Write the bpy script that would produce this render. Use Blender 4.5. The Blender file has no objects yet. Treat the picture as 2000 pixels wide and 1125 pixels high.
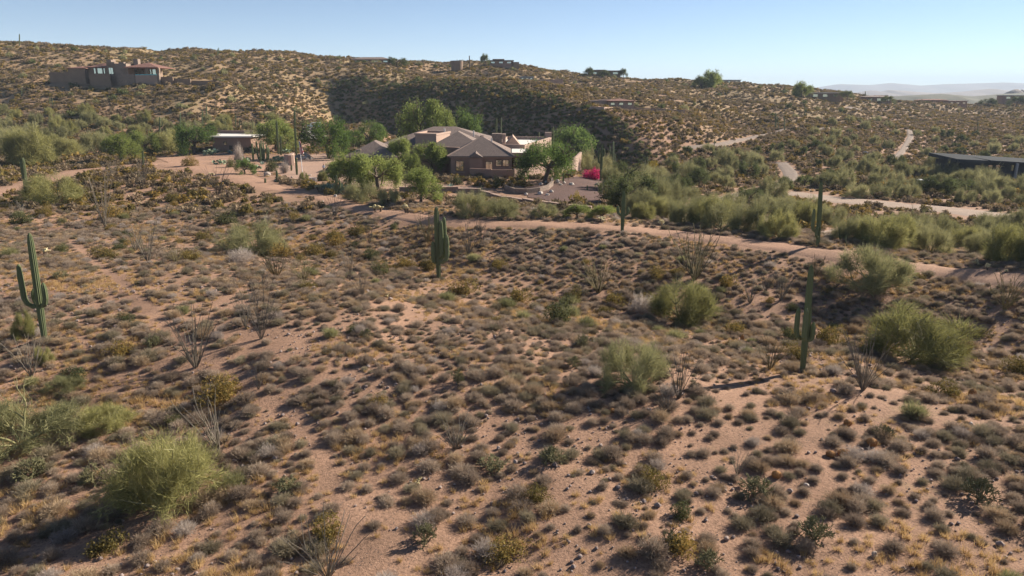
import bpy, math, random
import numpy as np
from mathutils import Vector

# ------------------------------------------------------------------ camera, sky, sun, exposure
SC = bpy.context.scene
COL = SC.collection
F = 1428.0                      # focal length in pixels of the 2000 px wide photograph
HORIZON = 182.0
PITCH = math.atan((562.5 - HORIZON) / F)
CZ = 15.0
SUN_AZ, SUN_EL = 57.0, 26.0     # degrees clockwise from +Y, degrees up

cam_d = bpy.data.cameras.new('camera'); cam = bpy.data.objects.new('camera', cam_d); COL.objects.link(cam)
cam_d.sensor_width = 36.0; cam_d.lens = 36.0 * F / 2000.0
cam_d.clip_start = 0.1; cam_d.clip_end = 30000
cam.location = (0, 0, CZ); cam.rotation_euler = (math.pi / 2 - PITCH, 0, 0)
SC.camera = cam

W = bpy.data.worlds.new('World'); SC.world = W; W.use_nodes = True
nt = W.node_tree; nt.nodes.clear()
sky = nt.nodes.new('ShaderNodeTexSky'); sky.sky_type = 'NISHITA'; sky.sun_disc = False
sky.sun_elevation = math.radians(SUN_EL); sky.sun_rotation = math.radians(SUN_AZ)
sky.altitude = 900; sky.air_density = 0.62; sky.dust_density = 0.0; sky.ozone_density = 1.2
bg = nt.nodes.new('ShaderNodeBackground'); bg.inputs[1].default_value = 0.053
wo = nt.nodes.new('ShaderNodeOutputWorld')
nt.links.new(sky.outputs[0], bg.inputs[0]); nt.links.new(bg.outputs[0], wo.inputs[0])

sd = bpy.data.lights.new('sun', 'SUN'); sd.energy = 5.0; sd.angle = math.radians(0.53); sd.color = (1.0, 0.895, 0.755)
sun = bpy.data.objects.new('sun', sd); COL.objects.link(sun)
_e, _a = math.radians(SUN_EL), math.radians(SUN_AZ)
SUND = Vector((math.sin(_a) * math.cos(_e), math.cos(_a) * math.cos(_e), math.sin(_e)))
sun.rotation_euler = SUND.to_track_quat('Z', 'Y').to_euler()
sun.location = (60, 40, 60)

SC.view_settings.view_transform = 'Standard'; SC.view_settings.look = 'None'
SC.view_settings.exposure = 1.28; SC.view_settings.gamma = 1.0; SC.view_settings.use_curve_mapping = False
SC.cycles.use_denoising = True
SC.cycles.max_bounces = 6; SC.cycles.diffuse_bounces = 3; SC.cycles.volume_bounces = 0
SC.cycles.transmission_bounces = 3; SC.cycles.transparent_max_bounces = 4

# ------------------------------------------------------------------ numeric helpers
rng = np.random.default_rng(7)
def hash2(ix, iy, seed):
    h = (ix.astype(np.int64) * 374761393 + iy.astype(np.int64) * 668265263 + seed * 1274126177) & 0xffffffff
    h = ((h ^ (h >> 13)) * 1274126177) & 0xffffffff
    return ((h ^ (h >> 16)) & 0xffff) / 65535.0
def vnoise(x, y, seed=0):
    x = np.asarray(x, float); y = np.asarray(y, float)
    ix = np.floor(x); iy = np.floor(y); fx = x - ix; fy = y - iy
    fx = fx * fx * fx * (fx * (fx * 6 - 15) + 10); fy = fy * fy * fy * (fy * (fy * 6 - 15) + 10)
    a = hash2(ix, iy, seed); b = hash2(ix + 1, iy, seed); c = hash2(ix, iy + 1, seed); d = hash2(ix + 1, iy + 1, seed)
    return (a + (b - a) * fx) * (1 - fy) + (c + (d - c) * fx) * fy
def fbm(x, y, seed=0, n=4):
    s = 0; a = 0.5; t = 0
    for i in range(n):
        s = s + a * vnoise(x * 2 ** i + 17.3 * i, y * 2 ** i - 9.1 * i, seed + i); t += a; a *= 0.5
    return s / t
def sstep(a, b, x):
    t = np.clip((np.asarray(x, float) - a) / (b - a), 0, 1); return t * t * (3 - 2 * t)

cp, sp = math.cos(PITCH), math.sin(PITCH)
def ray(u, v):
    a = (u - 1000.0) / F; b = (562.5 - v) / F
    return np.array((a, cp + b * sp, -sp + b * cp))
def at(u, v, Y):                 # the world point seen at photo pixel (u, v) at ground distance Y
    r = ray(u, v); return np.array((0, 0, CZ)) + r * (Y / r[1])
def pxm(p):                      # photo pixels per metre at a world point
    return F / (p[1] * cp + (CZ - p[2]) * sp)
def proj(x, y, z):
    d = y * cp + (CZ - z) * sp; d = np.maximum(d, 0.1)
    up = y * sp - (CZ - z) * cp
    return 1000 + F * x / d, 562.5 - F * up / d, d

# ------------------------------------------------------------------ terrain heights
ctl = []
def cz(u, v, z):
    r = ray(u, v); Y = (z - CZ) / r[2] * r[1]; p = at(u, v, Y); ctl.append((p[0], p[1], p[2]))
def cy(u, v, Y): ctl.append(tuple(at(u, v, Y)))
for u in (-500, 0, 500, 1000, 1500, 2000, 2500): cz(u, 1500, 0.0)
for u, z in ((-500, -1.2), (0, -1.2), (330, -0.9), (700, -0.3), (1000, 0), (1500, 0.1), (2000, 0.2), (2500, 0.2)): cz(u, 1000, z)
for u, z in ((-500, -1), (0, -0.7), (400, -0.5), (1000, 0.15), (1500, 0.1), (2000, -0.2), (2500, -0.3)): cz(u, 800, z)
for u, z in ((-500, 0), (0, 0), (500, 0.3), (1000, 0.2), (1300, -0.3), (1650, -1.2), (2000, -1.6), (2500, -2)): cz(u, 690, z)
for u, v, z in ((-400, 520, 0.6), (0, 540, 0.5), (350, 540, 0.5), (700, 570, 0.5)): cz(u, v, z)
for u, v, z in ((-400, 450, -0.4), (150, 450, -0.5), (420, 455, -0.9), (620, 490, -1.2), (820, 510, -1.6), (1050, 580, -2.0), (1350, 630, -2.2), (1650, 660, -2.4), (1880, 700, -2.2), (2400, 760, -2.5)): cz(u, v, z)
for u, v, z in ((-400, 390, 0.2), (0, 385, 0.3), (250, 335, 0.6), (500, 365, 0.5), (680, 402, 0.6), (850, 430, 0.8), (1030, 437, 0.9), (1200, 445, 0.9), (1400, 467, 0.8), (1650, 502, 0.6), (2000, 546, 0.5), (2400, 600, 0.5)): cz(u, v, z)
# beyond the track: the garden and house pad on one side, the wash on the other
for u, v, z in ((300, 315, 0.5), (620, 340, 0.1), (700, 375, 0.2), (900, 352, 0.0), (1020, 352, 0.0), (1000, 395, -0.6), (1150, 395, -1.0), (1130, 350, -0.3)): cz(u, v, z)
for Y in (150, 170, 185):
    for u in (680, 800, 920, 1050): p = at(u, 300, Y); ctl.append((p[0], Y, 0.0))
for u, v, z in ((1250, 420, -2.2), (1400, 430, -3.5), (1500, 440, -3.8), (1700, 455, -4.2), (1900, 490, -4.0), (2400, 520, -4)): cz(u, v, z)
for u, v, z in ((1350, 400, -4.2), (1800, 408, -6.0), (2000, 425, -6.0), (2400, 440, -6), (1540, 380, -5.4), (1500, 352, -5.6), (1420, 350, -5.0), (1300, 350, -4.2)): cz(u, v, z)
cy(1930, 350, 195); cy(2300, 350, 195)
# left valley floor behind the track and the hill above it
for u, v, Y in ((-400, 290, 200), (-400, 200, 250), (0, 300, 185), (0, 235, 240), (150, 285, 205), (330, 285, 215), (460, 292, 196), (560, 278, 215), (620, 262, 240), (600, 246, 262), (720, 250, 268), (430, 245, 240), (250, 250, 232)): cy(u, v, Y)
for u, v, Y in ((0, 165, 285), (100, 163, 284), (220, 163, 286), (340, 163, 290), (440, 168, 290), (100, 195, 262), (300, 200, 262), (450, 200, 270), (220, 148, 300), (-400, 150, 300)): cy(u, v, Y)
for u, v, Y in ((-400, 70, 400), (0, 88, 385), (200, 99, 380), (400, 108, 385), (550, 112, 395), (700, 120, 415), (860, 127, 450), (1000, 130, 470), (1100, 142, 500), (1220, 152, 530), (1350, 160, 560), (1500, 169, 590), (1640, 180, 620), (1760, 197, 640), (1900, 205, 620), (2100, 205, 620), (2500, 205, 620)): cy(u, v, Y)
for u, v, Y in ((560, 190, 300), (560, 150, 340), (680, 165, 340), (300, 130, 335), (100, 120, 335), (850, 155, 385), (1000, 165, 385), (1150, 172, 400)): cy(u, v, Y)
for u in (60, 150, 250, 340, 440): cy(u, 167, 279)
# the shaded spur: crest and foot
for u, v, Y in ((700, 178, 330), (830, 187, 306), (920, 194, 288), (1010, 203, 272), (1090, 210, 258), (1160, 218, 244), (1215, 252, 228), (1265, 295, 212)): cy(u, v, Y)
for u, v, Y in ((690, 248, 314), (780, 256, 294), (870, 267, 274), (955, 280, 257), (1035, 292, 243), (1105, 303, 231), (1160, 316, 219), (1212, 332, 206)): cy(u, v, Y)
# sunlit side of the spur, roads and the right-hand slopes
for u, v, Y in ((1200, 212, 268), (1340, 215, 275), (1300, 190, 330), (1350, 250, 245), (1330, 290, 222), (1450, 278, 250), (1560, 250, 300), (1450, 230, 320), (1430, 190, 420), (1560, 200, 420), (1600, 290, 240), (1660, 330, 200), (1650, 260, 300), (1780, 252, 335), (1750, 300, 258), (1700, 225, 420), (1850, 280, 300), (1950, 265, 320), (2000, 235, 420), (2500, 240, 420), (1850, 215, 520), (2500, 290, 280), (1950, 310, 255), (1780, 345, 200)): cy(u, v, Y)
for X in (-1500, -700, -200, 300, 900, 1800): ctl.append((X, 900, 12 if X < 100 else -4))
for X in (-4000, -1500, 0, 1500, 4000): ctl.append((X, 1800, -14))
for X in (-9000, -3000, 0, 3000, 9000): ctl.append((X, 4500, -22)); ctl.append((X, 12000, -30))
ctl = np.array(ctl)
def st(x, y):
    yy = np.maximum(np.asarray(y, float), -12) + 30
    return np.clip(np.asarray(x, float) / yy, -2.2, 2.2) * 2.0, np.log(yy)
def tpsk(d2): return 0.5 * d2 * np.log(d2 + 1e-12)
cs, ct = st(ctl[:, 0], ctl[:, 1]); n = len(ctl)
K = tpsk((cs[:, None] - cs[None]) ** 2 + (ct[:, None] - ct[None]) ** 2) + np.eye(n) * 2e-5
Pm = np.stack((np.ones(n), cs, ct), 1)
A = np.zeros((n + 3, n + 3)); A[:n, :n] = K; A[:n, n:] = Pm; A[n:, :n] = Pm.T
sol = np.linalg.solve(A, np.concatenate((ctl[:, 2], np.zeros(3))))
def base_h(x, y):
    x = np.atleast_1d(np.asarray(x, float)); y = np.atleast_1d(np.asarray(y, float)); out = np.empty(len(x))
    for i in range(0, len(x), 20000):
        s, t = st(x[i:i + 20000], y[i:i + 20000])
        k = tpsk((s[:, None] - cs[None]) ** 2 + (t[:, None] - ct[None]) ** 2)
        out[i:i + 20000] = k @ sol[:n] + sol[n] + sol[n + 1] * s + sol[n + 2] * t
    return out
def hill_mask(x, y, z): return sstep(205, 270, y) * sstep(900, 640, y) * sstep(-3, 4, z)
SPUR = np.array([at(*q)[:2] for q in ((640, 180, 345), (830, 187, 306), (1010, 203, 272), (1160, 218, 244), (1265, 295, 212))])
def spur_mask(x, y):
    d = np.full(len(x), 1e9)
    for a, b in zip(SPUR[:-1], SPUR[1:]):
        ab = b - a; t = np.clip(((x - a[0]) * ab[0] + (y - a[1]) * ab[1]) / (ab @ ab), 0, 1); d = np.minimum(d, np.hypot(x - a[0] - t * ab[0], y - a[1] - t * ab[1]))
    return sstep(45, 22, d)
def height(x, y):
    x = np.atleast_1d(np.asarray(x, float)); y = np.atleast_1d(np.asarray(y, float))
    z = base_h(x, y)
    near = sstep(120, 85, y)
    z = z + near * ((fbm(x / 9, y / 9, 3) - .5) * (.35 + .55 * sstep(70, 45, y)) + (vnoise(x / 2.2, y / 2.2, 9) - .5) * 0.14)
    hm = hill_mask(x, y, z) * (1 - .75 * spur_mask(x, y))
    rv = 1 - np.abs(2 * fbm(x / 75 + 3, y / 75, 21, 3) - 1)
    z = z + hm * ((fbm(x / 38, y / 38, 5) - .5) * 5.0 - (rv - .6) * 4.0 + (vnoise(x / 9, y / 9, 6) - .5) * 1.4)
    z = z + sstep(700, 1500, y) * (fbm(x / 500, y / 500, 8) - .5) * 14
    return z
def h1(x, y): return float(height([x], [y])[0])
def hit(u, v, ymax=900.0):
    r = ray(u, v); ys = np.exp(np.linspace(math.log(14), math.log(ymax), 900))
    t = ys / r[1]; X = r[0] * t; Z = CZ + r[2] * t
    d = Z - height(X, ys); k = np.argmax(d < 0)
    if d[k] >= 0: k = int(np.argmin(d)); return np.array((X[k], ys[k], h1(X[k], ys[k])))
    a, b = ys[k - 1], ys[k]; f = d[k - 1] / (d[k - 1] - d[k]); Y = a + (b - a) * f
    x = r[0] * Y / r[1]; return np.array((x, Y, h1(x, Y)))

# ------------------------------------------------------------------ mesh builder
class MB:
    def __init__(s): s.V = []; s.T = []; s.A = []; s.n = 0
    def add(s, v, t, a=0.5):
        v = np.asarray(v, float).reshape(-1, 3); t = np.asarray(t, int).reshape(-1, 3)
        s.V.append(v); s.T.append(t + s.n); s.A.append(np.broadcast_to(np.asarray(a, float), (len(v),)).copy()); s.n += len(v); return s
    def arrays(s): return np.concatenate(s.V), np.concatenate(s.T), np.concatenate(s.A)
    def mesh(s, name, mat, smooth=False):
        v, t, a = s.arrays(); m = bpy.data.meshes.new(name)
        m.vertices.add(len(v)); m.vertices.foreach_set('co', v.ravel())
        m.loops.add(len(t) * 3); m.loops.foreach_set('vertex_index', t.ravel().astype(np.int32))
        m.polygons.add(len(t)); m.polygons.foreach_set('loop_start', np.arange(0, len(t) * 3, 3, dtype=np.int32))
        m.polygons.foreach_set('loop_total', np.full(len(t), 3, np.int32))
        m.polygons.foreach_set('use_smooth', np.full(len(t), smooth, bool))
        at_ = m.attributes.new('var', 'FLOAT', 'POINT'); at_.data.foreach_set('value', a.astype(np.float32))
        m.update(calc_edges=True); m.materials.append(mat); return m
def quad_tris(q): return [t for a, b, c, d in q for t in ((a, b, c), (a, c, d))]
def box(mb, x0, x1, y0, y1, z0, z1, a=0.5):
    v = [(x, y, z) for z in (z0, z1) for x, y in ((x0, y0), (x1, y0), (x1, y1), (x0, y1))]
    mb.add(v, quad_tris([(3, 2, 1, 0), (4, 5, 6, 7), (0, 1, 5, 4), (1, 2, 6, 5), (2, 3, 7, 6), (3, 0, 4, 7)]), a)
def prism(mb, poly, z0, z1, a=0.5):           # poly counter-clockwise list of (x, y); z0/z1 numbers or lists
    n = len(poly); z0 = [z0] * n if np.isscalar(z0) else z0; z1 = [z1] * n if np.isscalar(z1) else z1
    v = [(p[0], p[1], z) for p, z in zip(poly, z0)] + [(p[0], p[1], z) for p, z in zip(poly, z1)]
    t = [(0, i + 1, i) for i in range(1, n - 1)] + [(n, n + i, n + i + 1) for i in range(1, n - 1)]
    t += quad_tris([(i, (i + 1) % n, n + (i + 1) % n, n + i) for i in range(n)])
    mb.add(v, t, a)
def tube(mb, pts, rad, k=5, a=0.5, cap=True, star=0.0):
    pts = np.asarray(pts, float); m = len(pts); rad = np.broadcast_to(np.asarray(rad, float), (m,))
    tan = np.gradient(pts, axis=0); tan /= np.linalg.norm(tan, axis=1)[:, None] + 1e-9
    ref = np.array((0.31, 0.95, 0.05)); V = []
    for i in range(m):
        e1 = np.cross(tan[i], ref); e1 /= np.linalg.norm(e1) + 1e-9; e2 = np.cross(tan[i], e1)
        ang = np.arange(k) / k * 2 * math.pi; rr = rad[i] * (1 - star * (np.arange(k) % 2))
        V.append(pts[i] + np.outer(np.cos(ang) * rr, e1) + np.outer(np.sin(ang) * rr, e2))
    V = np.concatenate(V); q = [(i * k + j, i * k + (j + 1) % k, (i + 1) * k + (j + 1) % k, (i + 1) * k + j) for i in range(m - 1) for j in range(k)]
    t = quad_tris([(d, c, b, a_) for a_, b, c, d in q])
    if cap:
        V = np.concatenate((V, pts[-1:] + tan[-1:] * rad[-1] * 0.6)); e = len(V) - 1; o = (m - 1) * k
        t += [(o + (j + 1) % k, o + j, e) for j in range(k)]
    mb.add(V, t, a)
def slivers(mb, B, T, w, R, a=None):          # thin blades from B to T
    B = np.asarray(B, float); T = np.asarray(T, float); d = T - B
    p = np.cross(d, R.normal(size=B.shape)); p /= np.linalg.norm(p, axis=1)[:, None] + 1e-9
    w = np.broadcast_to(np.asarray(w, float), (len(B),))[:, None]
    V = np.stack((B - p * w / 2, B + p * w / 2, T), 1).reshape(-1, 3)
    a = R.random(len(B)) if a is None else a
    mb.add(V, np.arange(len(V)).reshape(-1, 3), np.repeat(a, 3))
def leaves(mb, P, s, R, a=None):
    P = np.asarray(P, float); s = np.broadcast_to(np.asarray(s, float), (len(P),))[:, None]
    d1 = R.normal(size=P.shape); d1 /= np.linalg.norm(d1, axis=1)[:, None]
    d2 = np.cross(d1, R.normal(size=P.shape)); d2 /= np.linalg.norm(d2, axis=1)[:, None] + 1e-9
    V = np.stack((P - d1 * s * .6, P + d2 * s * .45, P + d1 * s * .6), 1).reshape(-1, 3)
    a = R.random(len(P)) if a is None else a
    mb.add(V, np.arange(len(V)).reshape(-1, 3), np.repeat(a, 3))
def blob(mb, c, r, R, a=0.5, k=8, m=5, rough=.25):
    c = np.asarray(c, float); r = np.broadcast_to(np.asarray(r, float), (3,)); V = []
    for i in range(m + 1):
        th = math.pi * i / m
        for j in range(k):
            ph = 2 * math.pi * j / k; f = 1 + rough * (R.random() - .5) * (0 < i < m)
            V.append(c + r * f * np.array((math.sin(th) * math.cos(ph), math.sin(th) * math.sin(ph), math.cos(th))))
    q = [(i * k + j, (i + 1) * k + j, (i + 1) * k + (j + 1) % k, i * k + (j + 1) % k) for i in range(m) for j in range(k)]
    mb.add(V, quad_tris(q), a)

# ------------------------------------------------------------------ materials
def mat_new(name):
    m = bpy.data.materials.new(name); m.use_nodes = True; t = m.node_tree; t.nodes.clear()
    return m, t, t.nodes.new, t.links.new
def plant_mat(name, c1, c2, trans=0.3, rough=0.85, orand=0.5, mid=None):
    m, t, N, L = mat_new(name)
    at_ = N('ShaderNodeAttribute'); at_.attribute_name = 'var'; oi = N('ShaderNodeObjectInfo')
    mx = N('ShaderNodeMath'); mx.operation = 'MULTIPLY_ADD'; mx.inputs[1].default_value = orand
    ml = N('ShaderNodeMath'); ml.operation = 'MULTIPLY'; ml.inputs[1].default_value = 1 - orand
    L(oi.outputs['Random'], mx.inputs[0]); L(at_.outputs['Fac'], ml.inputs[0]); L(ml.outputs[0], mx.inputs[2])
    cr = N('ShaderNodeValToRGB'); cr.color_ramp.elements[0].color = (*c1, 1); cr.color_ramp.elements[1].color = (*c2, 1)
    cr.color_ramp.elements[0].position = .12; cr.color_ramp.elements[1].position = .88
    if mid: e = cr.color_ramp.elements.new(.5); e.color = (*mid, 1)
    L(mx.outputs[0], cr.inputs[0])
    b = N('ShaderNodeBsdfPrincipled'); b.inputs['Roughness'].default_value = rough; b.inputs['Specular IOR Level'].default_value = .15
    L(cr.outputs[0], b.inputs['Base Color']); o = N('ShaderNodeOutputMaterial')
    if trans:
        tr = N('ShaderNodeBsdfTranslucent'); L(cr.outputs[0], tr.inputs[0]); ms = N('ShaderNodeMixShader'); ms.inputs[0].default_value = trans
        L(b.outputs[0], ms.inputs[1]); L(tr.outputs[0], ms.inputs[2]); L(ms.outputs[0], o.inputs[0])
    else: L(b.outputs[0], o.inputs[0])
    return m
def solid_mat(name, c1, c2=None, scale=3.0, rough=0.85, bump=0.0, bscale=30.0, spec=.2, metal=0.0):
    m, t, N, L = mat_new(name); c2 = c2 or tuple(x * .8 for x in c1)
    tc = N('ShaderNodeTexCoord'); no = N('ShaderNodeTexNoise'); no.inputs['Scale'].default_value = scale; no.inputs['Detail'].default_value = 5
    L(tc.outputs['Object'], no.inputs[0]); cr = N('ShaderNodeValToRGB')
    cr.color_ramp.elements[0].color = (*c2, 1); cr.color_ramp.elements[1].color = (*c1, 1)
    cr.color_ramp.elements[0].position = .3; cr.color_ramp.elements[1].position = .7
    L(no.outputs[0], cr.inputs[0]); b = N('ShaderNodeBsdfPrincipled'); b.inputs['Roughness'].default_value = rough
    b.inputs['Specular IOR Level'].default_value = spec; b.inputs['Metallic'].default_value = metal
    L(cr.outputs[0], b.inputs['Base Color']); o = N('ShaderNodeOutputMaterial'); L(b.outputs[0], o.inputs[0])
    if bump:
        n2 = N('ShaderNodeTexNoise'); n2.inputs['Scale'].default_value = bscale; n2.inputs['Detail'].default_value = 4
        L(tc.outputs['Object'], n2.inputs[0]); bp = N('ShaderNodeBump'); bp.inputs['Strength'].default_value = bump; bp.inputs['Distance'].default_value = .05
        L(n2.outputs[0], bp.inputs['Height']); L(bp.outputs[0], b.inputs['Normal'])
    return m
def ground_mat(name, soil, soil2, straw, stone, straw_attr=True, stones=1.0):
    m, t, N, L = mat_new(name)
    tc = N('ShaderNodeTexCoord'); b = N('ShaderNodeBsdfPrincipled'); b.inputs['Roughness'].default_value = .95; b.inputs['Specular IOR Level'].default_value = .1
    def noise(s, d=5, r=.6):
        q = N('ShaderNodeTexNoise'); q.inputs['Scale'].default_value = s; q.inputs['Detail'].default_value = d; q.inputs['Roughness'].default_value = r; L(tc.outputs['Object'], q.inputs[0]); return q
    def mix(f, a, bb):
        q = N('ShaderNodeMix'); q.data_type = 'RGBA'
        (L(f, q.inputs[0]) if not isinstance(f, float) else setattr(q.inputs[0], 'default_value', f))
        for k, x in ((6, a), (7, bb)):
            if isinstance(x, tuple): q.inputs[k].default_value = (*x, 1)
            else: L(x, q.inputs[k])
        return q.outputs[2]
    def ramp(src, p0, p1):
        q = N('ShaderNodeMapRange'); q.inputs[1].default_value = p0; q.inputs[2].default_value = p1; q.clamp = True; L(src, q.inputs[0]); return q.outputs[0]
    n1 = noise(.25, 6); c = mix(ramp(n1.outputs[0], .35, .65), soil, soil2)
    n4 = noise(7.0, 4, .7); c = mix(ramp(n4.outputs[0], .42, .72), c, tuple(x * .62 for x in soil2))
    if straw_attr:
        at_ = N('ShaderNodeAttribute'); at_.attribute_name = 'straw'
        n2 = noise(1.3, 6, .7); ad = N('ShaderNodeMath'); ad.operation = 'ADD'; L(n2.outputs[0], ad.inputs[0]); L(at_.outputs['Fac'], ad.inputs[1])
        c = mix(ramp(ad.outputs[0], .78, 1.12), c, straw)
    if stones:
        vo = N('ShaderNodeTexVoronoi'); vo.inputs['Scale'].default_value = 7.0; L(tc.outputs['Object'], vo.inputs[0])
        nz = noise(.7, 3); md = N('ShaderNodeMath'); md.operation = 'MULTIPLY_ADD'; md.inputs[1].default_value = -.32 * stones; md.inputs[2].default_value = .29
        L(nz.outputs[0], md.inputs[0]); sb = N('ShaderNodeMath'); sb.operation = 'ADD'; L(vo.outputs['Distance'], sb.inputs[0]); L(md.outputs[0], sb.inputs[1])
        k = N('ShaderNodeMapRange'); k.inputs[1].default_value = .26; k.inputs[2].default_value = .33; k.inputs[3].default_value = 1; k.inputs[4].default_value = 0; L(sb.outputs[0], k.inputs[0])
        c = mix(k.outputs[0], c, stone)
    L(c, b.inputs['Base Color'])
    n3 = noise(9, 6, .7); bp = N('ShaderNodeBump'); bp.inputs['Strength'].default_value = .8; bp.inputs['Distance'].default_value = .08
    L(n3.outputs[0], bp.inputs['Height']); L(bp.outputs[0], b.inputs['Normal'])
    o = N('ShaderNodeOutputMaterial'); L(b.outputs[0], o.inputs[0]); return m

M = {}
M['soil'] = ground_mat('desert_soil', (.405, .25, .17), (.285, .178, .122), (.30, .222, .122), (.10, .075, .07))
M['trail'] = ground_mat('trail_dirt', (.44, .268, .185), (.38, .238, .165), (.5, .35, .2), (.22, .145, .11), False, .6)
M['wash'] = ground_mat('wash_sand', (.40, .30, .235), (.33, .255, .205), (.5, .4, .3), (.2, .15, .13), False, .8)
M['gravel_road'] = ground_mat('gravel_road', (.30, .235, .19), (.25, .20, .17), (.5, .4, .3), (.22, .18, .16), False, .6)
M['drive'] = ground_mat('drive_paving', (.42, .28, .21), (.37, .25, .19), (.5, .4, .3), (.28, .19, .15), False, .3)
M['dark_gravel'] = ground_mat('dark_gravel', (.16, .10, .085), (.13, .085, .075), (.2, .2, .2), (.08, .06, .05), False, 1.2)
M['concrete'] = solid_mat('pale_concrete', (.5, .45, .42), (.42, .38, .36), 1.0)
M['bursage_tan'] = plant_mat('tan_twigs', (.28, .20, .13), (.54, .41, .27), .22, mid=(.40, .30, .195), orand=.5)
M['bursage_olive'] = plant_mat('olive_twigs', (.16, .135, .09), (.40, .34, .23), .2, mid=(.27, .23, .155), orand=.5)
M['slate'] = solid_mat('slate_cladding', (.06, .065, .07), (.045, .05, .055), 2, .95, spec=.03)
M['hillbrush'] = plant_mat('hill_twigs', (.11, .085, .055), (.34, .255, .165), .3, mid=(.21, .16, .10), orand=.6)
M['bursage'] = plant_mat('bursage_twigs', (.18, .137, .105), (.50, .40, .305), .28, mid=(.335, .262, .198), orand=.45)
M['greybush'] = plant_mat('grey_twigs', (.28, .23, .20), (.52, .45, .39), .35)
M['grass'] = plant_mat('dry_grass', (.36, .23, .10), (.60, .43, .21), .35)
M['olive'] = plant_mat('olive_leaves', (.10, .085, .028), (.34, .22, .06), .3, mid=(.20, .155, .048))
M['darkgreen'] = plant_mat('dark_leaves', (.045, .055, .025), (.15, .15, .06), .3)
M['paloverde'] = plant_mat('paloverde_twigs', (.17, .165, .058), (.42, .39, .165), .35, mid=(.285, .275, .105), orand=.35)
M['palogrey'] = plant_mat('paloverde_grey_twigs', (.17, .17, .08), (.40, .375, .19), .35, mid=(.28, .27, .13))
M['mesquite'] = plant_mat('mesquite_leaves', (.065, .08, .03), (.21, .23, .09), .35, mid=(.125, .145, .055))
M['bright'] = plant_mat('bright_leaves', (.06, .105, .024), (.20, .27, .075), .4, mid=(.12, .175, .045), orand=.25)
M['garden'] = plant_mat('garden_leaves', (.12, .15, .04), (.34, .38, .12), .45, mid=(.22, .26, .072), orand=.3)
M['wood'] = plant_mat('bark', (.09, .065, .05), (.17, .13, .10), 0)
M['greenbark'] = plant_mat('green_bark', (.20, .19, .09), (.36, .33, .18), 0)
M['saguaro'] = plant_mat('saguaro_skin', (.085, .105, .05), (.16, .185, .095), 0, orand=.3)
M['ocotillo'] = plant_mat('ocotillo_stems', (.11, .092, .07), (.26, .225, .175), 0)
M['ocoleaf'] = plant_mat('ocotillo_green_stems', (.13, .11, .06), (.27, .22, .11), .1)
M['cholla'] = plant_mat('cholla_spines', (.45, .38, .20), (.72, .64, .40), .2)
M['buckhorn'] = plant_mat('buckhorn_stems', (.10, .10, .05), (.25, .23, .12), 0)
M['barrel'] = plant_mat('barrel_spines', (.26, .13, .05), (.46, .24, .09), 0)
M['pear'] = plant_mat('pricklypear_pads', (.14, .19, .12), (.28, .34, .22), 0)
M['agave'] = plant_mat('agave_leaves', (.20, .28, .24), (.36, .44, .38), .1)
M['flower'] = plant_mat('bougainvillea_bracts', (.36, .012, .09), (.72, .05, .22), .4, orand=.1)
M['yellowbush'] = plant_mat('yellow_leaves', (.22, .17, .03), (.45, .34, .06), .35)
M['rock'] = solid_mat('boulder_stone', (.42, .36, .31), (.26, .21, .18), 2.5, .9, .5, 12)
M['palerock'] = solid_mat('pale_stone', (.62, .56, .50), (.42, .36, .31), 2.5, .9, .4, 12)
M['pebble'] = plant_mat('pebble_stone', (.12, .09, .085), (.36, .29, .26), 0)
M['stucco'] = solid_mat('brown_stucco', (.30, .195, .15), (.27, .175, .135), .6, .95, .15, 25)
M['stucco2'] = solid_mat('pink_stucco', (.37, .265, .21), (.33, .235, .19), .6, .95, .15, 25)
M['tanstucco'] = solid_mat('tan_stucco', (.25, .18, .13), (.21, .15, .11), .6, .95)
M['rooftile'] = None
M['whiteroof'] = solid_mat('white_roofing', (.72, .68, .62), (.62, .58, .54), .8)
M['stonewall'] = solid_mat('stacked_stone', (.30, .23, .18), (.17, .13, .11), 3.5, .95, .6, 9)
M['glass'] = solid_mat('window_glass', (.45, .45, .40), (.40, .40, .36), 1, .05, spec=.8, metal=.75)
M['frame'] = solid_mat('bronze_frame', (.10, .075, .06), (.08, .06, .05), 2)
M['metal'] = solid_mat('grey_metal', (.32, .33, .34), (.26, .27, .28), 2, .5)
M['white'] = solid_mat('white_paint', (.78, .78, .77), (.70, .70, .70), 2, .5)
M['water'] = solid_mat('pool_water', (.03, .28, .30), (.02, .22, .26), 2, .08, spec=.5)
def tile_mat(name, c1, c2):
    m, t, N, L = mat_new(name); tc = N('ShaderNodeTexCoord'); br = N('ShaderNodeTexBrick')
    br.inputs['Scale'].default_value = 1.0; br.inputs['Brick Width'].default_value = .33; br.inputs['Row Height'].default_value = .40; br.inputs['Mortar Size'].default_value = .02
    br.inputs['Color1'].default_value = (*c1, 1); br.inputs['Color2'].default_value = (*c2, 1); br.inputs['Mortar'].default_value = (*[x * .6 for x in c2], 1)
    L(tc.outputs['Object'], br.inputs[0]); b = N('ShaderNodeBsdfPrincipled'); b.inputs['Roughness'].default_value = .85; b.inputs['Specular IOR Level'].default_value = .2
    L(br.outputs[0], b.inputs['Base Color']); bp = N('ShaderNodeBump'); bp.inputs['Strength'].default_value = .6; bp.inputs['Distance'].default_value = .06
    iv = N('ShaderNodeMath'); iv.operation = 'SUBTRACT'; iv.inputs[0].default_value = 1; L(br.outputs['Fac'], iv.inputs[1]); L(iv.outputs[0], bp.inputs['Height']); L(bp.outputs[0], b.inputs['Normal'])
    o = N('ShaderNodeOutputMaterial'); L(b.outputs[0], o.inputs[0]); return m
M['rooftile'] = tile_mat('concrete_roof_tile', (.23, .175, .15), (.19, .145, .125))
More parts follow.
